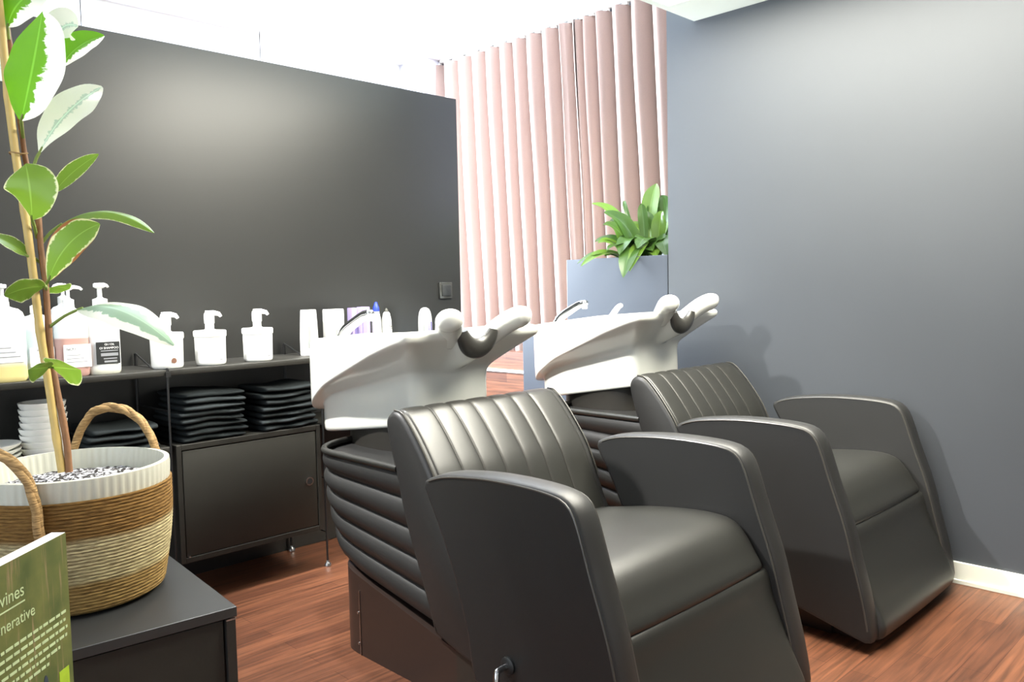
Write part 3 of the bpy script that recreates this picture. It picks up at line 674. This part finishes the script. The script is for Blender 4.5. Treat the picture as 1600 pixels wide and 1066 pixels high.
sk = spline(ppath(stake_px, DP, DP + .0), 44); st_ = spline(ppath(stem_px, DP + .004, DP + .03), 48)
mb = MB(pt.location); mb.tube(sk, [.0088 + (.0012 if i % 9 == 4 else 0) for i in range(44)], 12); mb.build('cane', STAKE, pt)
mb = MB(pt.location); mb.tube(st_, [.0075 - .0025 * i / 47 + .0008 * (i % 5 == 0) for i in range(48)], 10); mb.build('stem', STEMM, pt)
mb = MB(pt.location); c = dep(29, 240, DP + .006); mb.tube([c + Vector((CX.x, CX.y, 0)) * (.019 * math.cos(a)) + Vector((-CX.y, CX.x, 0)) * (.014 * math.sin(a)) + Vector((0, 0, .002 * math.sin(2 * a))) for a in [2 * PI * k / 20 for k in range(21)]], .0018, 6); mb.build('string_tie', JUTEH, pt)
TOCAM = Vector((-.70, -.71, .06)); UPN = Vector((-.1, -.1, 1))
def L(base, ctrl, tip, w, n, m, stem=None, fold=.15, peak=.5, rip=.03, seed=0):
    B, C_, T = [dep(p[0], p[1], DP + p[2]) for p in (base, ctrl, tip)]
    lf = leaf('leaf', B, C_, T, w, n, m, pt, pt.location, fold=fold, ripple=rip, peak=peak, seed=seed)
    if stem:
        S = dep(stem[0], stem[1], DP + stem[2]); mid = (S + B) / 2 + Vector((0, 0, .004))
        mb = MB(pt.location); mb.tube(spline([S, mid, B, B + (C_ - B) * .12], 10), [.0036] * 6 + [.003, .0028, .0024, .002], 8); mb.build('petiole', GREENSTEM, pt)
    return lf
L((33, 188, -.03), (52, 105, -.06), (66, 18, -.02), .088, TOCAM + Vector((-.3, .2, .1)), LF_BIG, (36, 215, .02), fold=-.06, peak=.5, seed=1)
L((12, 42, .02), (22, -5, .0), (66, -16, .06), .062, TOCAM + Vector((0, 0, .3)), LF_BIG, (14, 62, .02), seed=2)
L((95, 105, .10), (118, 66, .12), (163, 56, .16), .036, TOCAM + Vector((.2, -.2, .6)), LF_BIG, (24, 130, .03), fold=.3, seed=3)
L((62, 238, .02), (95, 170, .06), (160, 136, .10), .060, TOCAM + Vector((-.1, .1, .5)), LF_WHITE, (52, 262, .02), fold=.1, peak=.6, seed=4)
L((84, 302, .06), (108, 268, .10), (154, 241, .12), .020, TOCAM + Vector((.4, -.4, .4)), LF_MID, (56, 318, .02), fold=.25, seed=5)
L((50, 342, -.02), (48, 295, -.08), (40, 256, -.05), .060, TOCAM + Vector((0, 0, .25)), LF_MID, (58, 372, .02), fold=-.1, peak=.55, seed=6)
L((88, 356, .04), (160, 300, .05), (241, 364, .02), .026, Vector((-.25, -.45, 1)), LF_MID, (62, 385, .02), fold=-.35, peak=.5, seed=7)
L((76, 438, -.02), (98, 370, -.06), (156, 350, -.02), .047, TOCAM + Vector((0, 0, .45)), LF_BROWN, (69, 455, .02), fold=.12, peak=.55, seed=8)
L((42, 400, -.01), (18, 378, -.02), (-20, 366, -.04), .024, Vector((-.35, -.3, .9)), LF_MID, (62, 410, .02), fold=.2, seed=9)
L((70, 448, -.03), (40, 446, -.06), (8, 462, -.08), .052, Vector((.34, .40, .85)), LF_MID, (72, 452, .0), fold=-.1, seed=10)
L((74, 450, .03), (90, 446, .06), (108, 452, .08), .040, Vector((.34, .40, .85)), LF_MID, (72, 452, .0), fold=-.1, seed=16)
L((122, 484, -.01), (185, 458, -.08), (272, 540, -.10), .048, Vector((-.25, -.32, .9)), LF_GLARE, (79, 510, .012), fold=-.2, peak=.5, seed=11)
L((82, 574, -.02), (100, 574, -.04), (126, 578, -.06), .048, Vector((.55, .6, .7)), LF_MID, (80, 564, .01), fold=-.25, peak=.5, seed=12)
L((78, 574, -.03), (62, 574, -.05), (44, 578, -.07), .044, Vector((.55, .6, .7)), LF_MID, (80, 566, .01), fold=-.25, peak=.5, seed=13)
L((20, 125, .06), (8, 105, .08), (-14, 98, .1), .03, TOCAM, LF_WHITE, (24, 140, .03), seed=14)
L((86, 60, .09), (100, 30, .10), (122, 42, .10), .045, TOCAM, LF_WHITE, None, seed=15, peak=.45)

# ------------------------------------------------------------------ printed board in the lower left
E1 = on(102, 832, 2, .73); E0 = on(0, 885, 2, .73); dx = (E0 - E1); dx.z = 0; dx.normalize()
bd = thing('info_board', 'green printed information board with white edge in front of the basket', 'sign', (E1 + dx * .15) - Vector((0, 0, .31)))
ang = math.atan2(-dx.y, -dx.x); bd.rotation_euler = (0, 0, ang)      # local +x runs towards the far edge, local -y faces the reader
mb = MB(); mb.box(-.15, .15, .0005, .022, 0, .31); mb.build('board', BOARDEDGE, bd, smooth=False)
mb = MB(); mb.box(-.1497, .1497, -.0005, .0005, .0002, .3097); mb.build('print', BOARDM, bd, smooth=False)
def btext(s, size, x, z, al='RIGHT'): text_mesh(s, size, TEXTW, 'lettering', bd, Matrix.Translation((x, -.0008, z)) @ Matrix.Rotation(PI / 2, 4, 'X'), al, .0002)
btext('davines', .027, .040, .252); btext('regenerative', .024, .062, .214)
rn = random.Random(3)
mb = MB(); mb.box(-.03, .040, -.0012, -.0006, .2425, .2445); mb.build('underline', TEXTW, bd, smooth=False)
mb = MB()
for k in range(7):
    z = .186 - k * .0125; x = -.13
    end = [.138, .136, .140, .139, .118, .088, .03][k]
    while x < end:
        w = .005 + rn.random() * .011; mb.box(x, min(x + w, end), -.0012, -.0006, z, z + .0042); x += w + .003
mb.build('small_print', TEXTW, bd, smooth=False)
mb = MB(); mb.box(.112, .138, -.0012, -.0006, .055, .10); mb.build('bright_leaf_print', mat('lime_print', srgb(150, 176, 48), .5, var=.3, scale=60), bd, smooth=False)
mb = MB(); mb.loft([[(.078 + .006 * math.cos(a), y, .092 + .02 * math.sin(a)) for a in [2 * PI * k / 16 for k in range(16)]] for y in (-.0012, -.0006)]); mb.build('dark_figure_print', mat('dark_blue_print', srgb(52, 60, 74), .5), bd, smooth=False)
sb = thing('low_table', 'black low table the printed board stands on, below the picture edge', 'table', (E1 + dx * .2 + Vector((-.0, -.0, 0))) * 1); sb.location.z = 0; sb.rotation_euler = (0, 0, ang)
zt = .4195
mb = MB(); mb.box(-.25, .205, -.12, .03, zt - .02, zt); mb.build('top', BENCHM, sb, smooth=False, bevel=.002)
for x in (-.24, .18):
    for y in (-.11, .0):
        mb = MB(); mb.box(x, x + .02, y, y + .02, 0, zt - .02); mb.build('leg', LAMINATE, sb, smooth=False)

# ------------------------------------------------------------------ backwash units (basin + chair)
CXm = 1.648; OY = 1.5
A0 = 1.27 - CXm; AI = A0 + .072; SI = 1.958 - CXm; SO_ = SI + .072; BA, BB = 1.338 - CXm, 1.985 - CXm           # arm outer / inner faces, left and right (local x)
ORG = Vector((CXm, OY, 0))
unit = thing('backwash_unit', 'black leather shampoo chair with white basin, nearest the camera', 'salon chair', ORG, 'backwash shampoo units')
K = .98
def sc(pts): return [(y * K, 1.1 - K * (1.1 - z)) for y, z in pts]
def prof_yz(pts, n, closed=True): return [(p.x, p.y) for p in spline([(a - OY, b, 0) for a, b in pts], n, closed)]
def W(): return MB()
# armrests
ARM = [(1.617, .603), (1.606, .622), (1.56, .640), (1.50, .652), (1.379, .664), (1.253, .666), (1.165, .660), (1.125, .644), (1.099, .606), (1.063, .5), (1.02, .378), (.995, .28), (.967, .17), (.948, .07), (.950, .035), (.985, .036), (1.17, .085), (1.42, .146), (1.445, .165), (1.457, .213), (1.467, .271), (1.503, .375), (1.524, .428), (1.567, .515)]
def even(poly, n):
    P = [Vector(p) for p in poly] + [Vector(poly[0])]; D = [0]
    for a, b in zip(P, P[1:]): D.append(D[-1] + (b - a).length)
    out = []; j = 0
    for k in range(n):
        d = D[-1] * k / n
        while D[j + 1] < d: j += 1
        out.append(tuple(P[j].lerp(P[j + 1], (d - D[j]) / max(1e-9, D[j + 1] - D[j]))))
    return out
arm2d = even(prof_yz(ARM, 400), 110)
tip = min(range(110), key=lambda i: arm2d[i][1])
def offs(poly, d):
    n = len(poly); out = []
    for i in range(n):
        a, b = Vector(poly[i - 1]), Vector(poly[(i + 1) % n]); t = (b - a).normalized(); nn = Vector((t.y, -t.x)); out.append((poly[i][0] + nn.x * d, poly[i][1] + nn.y * d))
    return out
area = sum(arm2d[i][0] * arm2d[(i + 1) % 110][1] - arm2d[(i + 1) % 110][0] * arm2d[i][1] for i in range(110))
sg = -1 if area > 0 else 1
def arm(xo, xi):
    rings = []; s = 1 if xi > xo else -1; w = abs(xi - xo)
    for x, d in ((0, .014), (0, .010), (.003, .0035), (.010, 0), (w / 2, -.002), (w - .010, 0), (w - .003, .0035), (w, .010), (w, .014)):
        rings.append([(xo + s * x, y, z) for y, z in offs(arm2d, -sg * -d)])
    mb = W(); mb.loft(rings); o = mb.build('armrest', LEATHER2, unit); 
    for xx in (xo - s * .0005, xi + s * .0):
        mb = W(); q = offs(arm2d, -sg * -.0075); mb.tube([(xx, y, z) for y, z in q[2:tip - 2]], .0024, 6); mb.build('piping', PIPE, o)
    return o
armL = arm(A0, AI); armR = arm(SO_, SI)
# lever on outer side of left armrest
hy_, hz_ = 1.317 - OY, .233
lv = MB(); lv.loft([[(x, hy_ + r * math.cos(a), hz_ + r * math.sin(a)) for a in [2 * PI * k / 24 for k in range(24)]] for x, r in ((A0 - .001, .021), (A0 - .006, .021), (A0 - .009, .017), (A0 - .009, .009))]); ro = lv.build('lever_rosette', LABELK, unit)
lv = MB(); lv.tube(spline([(A0 - .006, hy_, hz_), (A0 - .03, hy_, hz_), (A0 - .042, hy_ - .003, hz_ - .006), (A0 - .05, hy_ - .01, hz_ - .05), (A0 - .052, hy_ - .016, hz_ - .085)], 22), .0075, 12); lv.build('lever', CHROME, ro)
# seat
def crown_part(name, pts, x0, x1, m, crown=.01, n=56, edge=.018, parent=unit, nx=14, closed=True):
    base = prof_yz(pts, n); ar = sum(base[i][0] * base[(i + 1) % n][1] - base[(i + 1) % n][0] * base[i][1] for i in range(n)); sgn = -1 if ar > 0 else 1
    rings = []
    for i in range(nx + 1):
        u = i / nx; x = x0 + (x1 - x0) * u; e = min(u, 1 - u) * abs(x1 - x0)
        d = edge * (1 - math.sqrt(max(0, 1 - (1 - min(1, e / edge)) ** 2))) * .6 if e < edge else 0
        d -= crown * (1 - (2 * u - 1) ** 2)
        rings.append([(x, y, z) for y, z in offs(base, sgn * d)])
    mb = W(); mb.loft(rings); return mb.build(name, m, parent)
# (offs with +d along outward normal when sgn handled): keep the sign convention in one place
def outward(poly):
    n = len(poly); ar = sum(poly[i][0] * poly[(i + 1) % n][1] - poly[(i + 1) % n][0] * poly[i][1] for i in range(n)); return 1 if ar > 0 else -1
def swell(name, pts, x0, x1, m, crown, edge, n=56, nx=20, parent=None, skip=None):
    base = prof_yz(pts, n); o = outward(base); rings = []; wd = x1 - x0
    us = [0, .006, .016, .03, .06] + [.06 + .88 * k / (nx) for k in range(1, nx)] + [.94, .97, .984, .994, 1]
    for u in us:
        e = min(u, 1 - u) * wd
        d = -edge * (1 - math.sqrt(max(0, 1 - (1 - min(1, e / edge)) ** 2)))
        d += crown * (1 - (2 * u - 1) ** 2)
        rings.append([(x0 + wd * u, y, z) for y, z in offs(base, o * d)])
    mb = W(); mb.loft(rings); return mb.build(name, m, parent or unit)
SEAT = [(1.66, .30), (1.655, .39), (1.60, .415), (1.5, .436), (1.4, .455), (1.28, .470), (1.18, .474), (1.125, .462), (1.09, .430), (1.065, .392), (1.045, .360), (1.050, .345), (1.08, .335), (1.3, .30), (1.5, .28)]
swell('seat', SEAT, AI + .002, SI - .002, LEATHER, .006, .02)
FP = [(1.040, .342), (1.020, .28), (.988, .2), (.958, .13), (.936, .085), (.930, .060), (.938, .035), (.965, .022), (1.02, .03), (1.06, .06), (1.10, .15), (1.13, .25), (1.12, .33), (1.08, .344)]
swell('front_panel', FP, AI - .012, SI + .012, LEATHER, .004, .016)
# backrest
BR = [(1.615, .40), (1.66, .50), (1.70, .588), (1.738, .645), (1.780, .698), (1.818, .738), (1.845, .757), (1.875, .760), (1.900, .742), (1.906, .712), (1.888, .64), (1.868, .583), (1.827, .447), (1.769, .311), (1.731, .215), (1.711, .165), (1.69, .155), (1.60, .130), (1.53, .128), (1.50, .2), (1.53, .3)]
BR = sc(BR)
swell('back_shell', BR, BA, BB, LEATHER2, .002, .016, n=84)
front = sc([(1.615, .40), (1.66, .50), (1.70, .588), (1.738, .645), (1.780, .698), (1.818, .738), (1.845, .757), (1.870, .7605)])
fl = spline([(a - OY, b, 0) for a, b in front], 26)
gx = [1.365 + .655 * k for k in (0.05, .185, .31, .435, .56, .69, .815, .95)]
gx = [x * K - CXm for x in (1.390, 1.4798, 1.5576, 1.639, 1.7275, 1.806, 1.888, 1.995)]
rings = []
def chan(x):
    for a, b in zip(gx, gx[1:]):
        if a <= x <= b:
            u = (x - a) / (b - a); s = min(u, 1 - u) * (b - a)
            return .0028 * (1 - math.exp(-s / .0035)) + .0016 * math.sin(PI * u)
    return 0
xs = []
for a, b in zip(gx, gx[1:]): xs += [a + (b - a) * q for q in (0, .03, .07, .14, .3, .5, .7, .86, .93, .97)]
xs.append(gx[-1])
mb = W()
for x in xs:
    row = []
    for i, p in enumerate(fl):
        t = (fl[min(i + 1, 25)] - fl[max(i - 1, 0)]).normalized(); nn = Vector((-t.y, t.x, 0)) # left of travel
        if nn.x > 0 and nn.y < .2: nn = -nn
        h = chan(x) + .0006; q = p + nn * h; row.append((x, q.x, q.y))
    rings.append(row)
mb.loft(rings, False, False, False); cp = mb.build('channelled_front', LEATHER, unit)
sm = W()
for x in gx[1:-1]: sm.tube([(x, p.x - .0012, p.y + .0008) for p in fl], .0011, 5)
sm.build('seam_stitching', PIPE, cp)
for x in (BA + .010, BB - .010):
    mb = W(); q = spline([(a - OY - .002, b + .002, 0) for a, b in sc([(1.66, .5), (1.70, .588), (1.738, .645), (1.780, .698), (1.818, .738), (1.845, .757), (1.875, .760)])], 24); mb.tube([(x, p.x, p.y) for p in q], .0028, 6); mb.build('piping', PIPE, unit)
# inner frame below seat, foot plate
mb = W(); mb.box(AI + .01, SI - .01, 1.10 - OY, 1.60 - OY, .05, .30); mb.build('under_frame', COLUMN, unit, smooth=False)
mb = W(); mb.prism([(x, y) for x, y in [(-.27, .985 - OY), (.27, .985 - OY), (.285, 1.02 - OY), (.285, 2.0 - OY), (-.285, 2.0 - OY), (-.285, 1.02 - OY)]], 2, 0, .022); mb.build('foot_plate', SHEET, unit, smooth=False, bevel=.004)
# pedestal
def planU(hw, y0, y1, n=40, e=2.6):       # open U: left front -> round back -> right front
    yc = y1 - hw * .62; out = [(-hw, y0 + (yc - y0) * k / 10) for k in range(10)]
    for k in range(n + 1):
        a = PI - PI * k / n; c, s = math.cos(a), math.sin(a); out.append((hw * math.copysign(abs(c) ** (2 / e), c), yc + (y1 - yc) * abs(s) ** (2 / e)))
    out += [(hw, yc + (y0 - yc) * k / 10) for k in range(1, 11)]
    return out
pu = planU(.294, 1.10 - OY, 2.175 - OY, e=5)
mb = W(); mb.loft([[(x, y, 0) for x, y in pu], [(x, y, max(.10, .165 + (y + OY - 1.672) * .21)) for x, y in pu]]); mb.build('pedestal', SHEET, unit)
mb = W()
for dz in (0.005,): mb.box(-.2965, -.2935, 2.045 - OY, 2.048 - OY, .003, .20)
for z in (.035, .13): mb.loft([[(x, 2.055 - OY + .004 * math.cos(a), z + .004 * math.sin(a)) for a in [2 * PI * k / 10 for k in range(10)]] for x in (-.293, -.2975)])
mb.build('seam_screws', STEEL, unit)
# ribbed shroud
hw = .302
su = planU(hw, 1.745 - OY, 2.335 - OY, n=44, e=2.5)
rings = []; NR = 60; cen = Vector((0, 2.0 - OY))
ztop = .604
def zb(y):
    yy = y + OY; return .170 + (yy - 1.672) * .212 if yy < 2.10 else .261 + ((yy - 2.10) / .235) ** 2 * .15 + (yy - 2.10) * .1
for j in range(NR + 1):
    v = j / NR; row = []
    rib = .018 * abs(math.sin(PI * (v * 5.0))) ** .75 - .011
    for x, y in su:
        k = max(0, (y + OY - 2.05) / .33)
        inset = .055 * k * max(0, v - .35) ** 1.5 / (.65 ** 1.5) + .012 * v
        d = Vector((x, y)) - cen; d.normalize()
        nx_ = Vector((x / hw, max(0, (y + OY - 2.1)) * 3)); nx_ = nx_.normalized() if nx_.length else Vector((math.copysign(1, x), 0))
        o = nx_ * (rib - inset)
        rings_z = ztop + (zb(y) - ztop) * v
        yf = lerp_tab([(.18, 1.677), (.326, 1.734), (.45, 1.79), (.59, 1.83), (.62, 1.835)], rings_z) - .03 - OY
        yc_ = 2.335 - OY - hw * .62; yy2 = y if y > yc_ else yc_ + (y - yc_) * (yc_ - yf) / (yc_ - (1.745 - OY))
        row.append((x + o.x, yy2 + o.y, rings_z))
    rings.append(row)
mb = W(); mb.loft(rings, False, False, False); sh = mb.build('ribbed_shroud', LEATHER2, unit)
su2 = [p for p in su if p[1] > 1.815 - OY]
mb = W(); mb.loft([[(x * .99, y - .002, z) for x, y in su2] for z in (.570, .592)]); mb.build('deck', LEATHER2, unit)
mb = W(); mb.tube([(x, y, ztop + .002) for x, y in su2], .0105, 10); mb.build('rim_piping', LEATHER, unit)
mb = W(); mb.loft([[(x * .90, min(y, 2.14 - OY) - .01, zb(min(y, 2.14 - OY)) + q) for x, y in su] for q in (.03, .012)]); mb.build('shroud_underside', COLUMN, unit)
cu_ = [(.03 + .168 * math.copysign(abs(math.cos(a)) ** .8, math.cos(a)), 2.205 - OY + .215 * math.copysign(abs(math.sin(a)) ** .8, math.sin(a))) for a in [2 * PI * k / 48 for k in range(48)]]
mb = W(); mb.loft([[(x, y, z) for x, y in cu_] for z in (.575,)] + [[(x, y, .622 + .13 * (2.45 - y - OY) + .012) for x, y in cu_]]); mb.build('column', COLUMN, unit)

# basin (own origin on the column so it can be tilted)
BXO = .035
NB = 96
def outline(half):
    L_ = [(-x, y) for x, y in half[::-1]][1:-1]
    full = [(x, y, 0) for x, y in half] + [(x, y, 0) for x, y in L_]
    return [(p.x, p.y) for p in spline(full, NB, True)]
rimH = [(0, 1.850), (.10, 1.850), (.19, 1.849), (.258, 1.850), (.284, 1.872), (.287, 1.94), (.283, 2.06), (.276, 2.20), (.262, 2.34), (.228, 2.455), (.15, 2.515), (0, 2.53)]
pedH = [(0, 1.965), (.06, 1.965), (.11, 1.967), (.142, 1.975), (.160, 1.995), (.168, 2.04), (.180, 2.13), (.192, 2.24), (.200, 2.35), (.188, 2.44), (.125, 2.487), (0, 2.497)]
rimO, pedO = outline(rimH), outline(pedH)
zc_tab = [(1.85, .952), (1.90, .944), (2.02, .908), (2.12, .870), (2.31, .800), (2.42, .742), (2.48, .705), (2.53, .680)]
zr_tab = [(1.85, .982), (2.05, .975), (2.53, .938)]
def notch(x, y):
    if y < 1.93:
        f = max(0, 1 - (y - 1.85) / .08); q = abs(x + .010) / .080
        return -.066 * f * (max(0, 1 - q * q) ** 1.2 if q < 1 else 0)
    return 0
def ring(fn): return [fn(i) for i in range(NB)]
OB = ORG + Vector((BXO, 0, 0))
def P3(x, y, z): return (x + BXO, y - OY, z)
zped = lambda y: min(.838 - (y - 1.965) * .20, lerp_tab(zc_tab, y) - .012)
zbot = lambda y: .622 + .13 * (2.45 - y)
def mixp(a, b, t): return (a[0] + (b[0] - a[0]) * t, a[1] + (b[1] - a[1]) * t)
cen = (0, 2.2)
R = []
R.append(ring(lambda i: P3(*mixp(pedO[i], cen, .10), zbot(pedO[i][1]) + .0)))
R.append(ring(lambda i: P3(*mixp(pedO[i], cen, .03), zbot(pedO[i][1]))))
R.append(ring(lambda i: P3(*mixp(pedO[i], cen, .005), zbot(pedO[i][1]) + .006)))
R.append(ring(lambda i: P3(*pedO[i], zbot(pedO[i][1]) + .02)))
for q in (.4, .75, .92): R.append(ring(lambda i: P3(*mixp(pedO[i], rimO[i], .0), zbot(pedO[i][1]) + .02 + (zped(pedO[i][1]) - .02 - zbot(pedO[i][1])) * q)))
def under(t, s):   # between pedestal top and crease
    def f(i):
        p = mixp(pedO[i], rimO[i], t); z0 = zped(pedO[i][1]); z1 = lerp_tab(zc_tab, rimO[i][1]) + notch(*rimO[i])
        return P3(*p, z0 + (z1 - z0) * s)
    return f
for t, s in ((.04, .10), (.14, .22), (.35, .42), (.65, .70), (.93, .945)): R.append(ring(under(t, s)))
R.append(ring(lambda i: P3(*mixp(rimO[i], cen, .004), lerp_tab(zc_tab, rimO[i][1]) + notch(*rimO[i]) + .001)))
R.append(ring(lambda i: P3(*rimO[i], lerp_tab(zc_tab, rimO[i][1]) + notch(*rimO[i]) + .008)))
for q in (.35, .7): R.append(ring(lambda i: P3(*mixp(rimO[i], cen, -.002), (lerp_tab(zc_tab, rimO[i][1]) + .008) * (1 - q) + (lerp_tab(zr_tab, rimO[i][1]) - .012) * q + notch(*rimO[i]))))
R.append(ring(lambda i: P3(*rimO[i], lerp_tab(zr_tab, rimO[i][1]) - .010 + notch(*rimO[i]))))
R.append(ring(lambda i: P3(*mixp(rimO[i], cen, .02), lerp_tab(zr_tab, rimO[i][1]) + notch(*rimO[i]))))
R.append(ring(lambda i: P3(*mixp(rimO[i], cen, .10), lerp_tab(zr_tab, rimO[i][1]) + .001 + notch(*rimO[i]) * .9)))
R.append(ring(lambda i: P3(*mixp(rimO[i], cen, .16), lerp_tab(zr_tab, rimO[i][1]) - .012 + notch(*rimO[i]) * .5)))
for t, dz in ((.22, .06), (.32, .12), (.5, .16), (.85, .175), (.97, .18)): R.append(ring(lambda i: P3(*mixp(rimO[i], cen, t), lerp_tab(zr_tab, rimO[i][1]) - dz)))
mb = W(); mb.loft(R); basin = mb.build('basin', CERAMIC, unit, sub=1)
def lobe(s):
    pth = [(s * .083, 1.905, .944), (s * .095, 1.880, .964), (s * .116, 1.850, .990), (s * .138, 1.822, 1.008), (s * .155, 1.800, 1.014), (s * .167, 1.782, 1.012)]
    P = spline([P3(*p) for p in pth], 18); rad = []
    for i in range(18):
        u = i / 17; rad.append(.040 + .003 * math.sin(u * 2.2) if u < .72 else max(.004, .0405 * math.sqrt(max(0, 1 - ((u - .72) / .285) ** 2))))
    mb = MB(); mb.tube(P, rad, 18, True, flat=.82); return mb.build('neck_lobe', CERAMIC, basin, sub=1)
lobe(-1); lobe(1)
# neck pad in the notch
P = []
for k in range(25):
    a = PI * (1.06 + .88 * k / 24)
    P.append(P3(-.008 + .064 * math.cos(a), 1.838 - .012 * math.sin(a), .990 + .070 * math.sin(a)))
rad = [.006 + .0145 * math.sin(PI * min(1, max(0, (k + .8) / 25.6))) ** .5 for k in range(25)]
mb = MB(); mb.tube(P, rad, 14, True, flat=1.6); pad = mb.build('neck_pad', GEL, basin)
# tap
mb = MB(); T0 = P3(-.12, 2.42, .93)
mb.tube(spline([T0, (T0[0] + .004, T0[1] - .02, .968), (T0[0] + .01, T0[1] - .075, 1.000), (T0[0] + .012, T0[1] - .125, 1.022), (T0[0] + .013, T0[1] - .150, 1.024)], 20), [.0205 - .006 * k / 19 for k in range(20)], 16)
tap = mb.build('tap', CHROME, basin)
mb = MB(); e = Vector((T0[0] + .013, T0[1] - .152, 1.024)); mb.lathe([(.010, -.022), (.0125, -.019), (.0125, -.006), (.016, -.001), (.0165, .006), (.013, .014), (.004, .017)], e, 18); mb.build('spray_joint', CHROME, tap)
mb = MB(); mb.lathe([(.022, -.002), (.022, .006), (.017, .012)], (T0[0], T0[1], .938), 20); mb.build('tap_base', CHROME, tap)

second = copy_tree(unit); second.location = ORG + Vector((1.10, -.017, 0))
second['label'] = 'black leather shampoo chair with white basin, standing against the slate wall'
b2 = [o for o in second.children_recursive if o.name.startswith('basin')][0] if second.children_recursive else None
if b2 is None: b2 = [o for o in COL.objects if o.parent == second and o.name.startswith('basin')][0]
a = .030; py, pz = 2.45 - OY, .65     # tilted a little further back, turning about its rear edge
ca, sa = math.cos(-a), math.sin(-a)
b2.rotation_euler = (-a, 0, 0); b2.location = (0, py - (py * ca - pz * sa), pz - (py * sa + pz * ca))
mb = MB(second.location); q0 = on(957, 493, 0, 2.86); q1 = on(966, 480, 0, 2.86); q2 = on(972, 477, 0, 2.86)
q00 = Vector((q0.x, q0.y + .03, .925))
mb.tube(spline([q00, q0, q1, q2], 14), [.014, .014, .014, .014, .014, .013, .013, .012, .012, .011, .011, .010, .009, .006], 12)
hs = mb.build('hand_shower', WHITEP, second)

# ------------------------------------------------------------------ ceiling spots (out of the picture, above)
spots = [((1.0, 2.62), 'left'), ((1.5, 2.5), 'right')]
for i, ((x, y), s) in enumerate(spots):
    t = thing('ceiling_spot', 'round ceiling downlight over the %s part of the shelving' % s, 'ceiling light', (x, y, H))
    mb = MB(t.location); mb.lathe([(.055, -.006), (.058, -.004), (.058, 0), (.045, 0), (.045, -.004)], t.location, 32, False, False); mb.build('ring', OFFW, t)
    mb = MB(t.location); mb.lathe([(.044, -.003), (.044, -.001)], t.location, 32); mb.build('lens', emit('spot_glow', (1, .95, .85, 1), 20), t)
t = thing('track_spot', 'white track spotlight on the ceiling aimed at the basins', 'ceiling light', (.30, 2.75, H))
mb = MB(t.location); mb.lathe([(.03, -.012), (.035, -.010), (.035, 0)], t.location, 24); mb.build('base', OFFW, t)
dv = (Vector((1.75, 2.2, .8)) - Vector((.30, 2.75, 2.62))).normalized(); hp_ = Vector((.30, 2.75, 2.635))
mb = MB(t.location); mb.tube([(.30, 2.75, H - .01), hp_], .008, 8); mb.build('arm', OFFW, t)
mb = MB(t.location); mb.tube([hp_ - dv * .05, hp_ - dv * .045, hp_ + dv * .035, hp_ + dv * .036], [.024, .03, .034, .030], 20, True); mb.build('lamp_head', OFFW, t)
def light(kind, name, loc, power, col, tgt=None, size=1, sy=None, angle=90, blend=.5):
    l = bpy.data.lights.new(name, kind); l.energy = power; l.color = col
    if kind == 'AREA':
        l.size = size
        if sy: l.shape = 'RECTANGLE'; l.size_y = sy
    if kind == 'SPOT': l.spot_size = math.radians(angle); l.spot_blend = blend; l.shadow_soft_size = size
    o = bpy.data.objects.new(name, l); COL.objects.link(o); o.location = loc
    if tgt is not None: o.rotation_euler = (Vector(tgt) - Vector(loc)).to_track_quat('-Z', 'Y').to_euler()
    return o
light('SPOT', 'spot_light_left', (1.0, 2.62, H - .03), 150, (1, .98, .94), (1.0, 2.95, .85), .05, angle=75, blend=.8)
light('SPOT', 'spot_light_right', (1.5, 2.5, H - .03), 170, (1, .97, .92), (1.75, 2.35, .8), .05, angle=80, blend=.8)
light('SPOT', 'track_spot_basins', tuple(hp_ + dv * .06), 640, (1, .98, .95), (1.75, 2.2, .8), .04, angle=52, blend=.7)
light('AREA', 'daylight_rear_window', (2.45, YB + .3, 1.65), 1000, (.76, .87, 1), (2.75, 0, 1.5), 1.9, 1.6)
light('AREA', 'daylight_left_window', (-2.75, 1.0, 1.5), 75, (.82, .91, 1), (3, 1.0, 1.3), 3.1, 1.9)
w = bpy.data.worlds.new('world'); SC.world = w; w.use_nodes = True
w.node_tree.nodes['Background'].inputs[0].default_value = (.85, .92, 1, 1); w.node_tree.nodes['Background'].inputs[1].default_value = .5
SC.view_settings.view_transform = 'Standard'; SC.view_settings.look = 'None'; SC.view_settings.gamma = 1; SC.view_settings.exposure = 0.0
SC.view_settings.use_curve_mapping = False
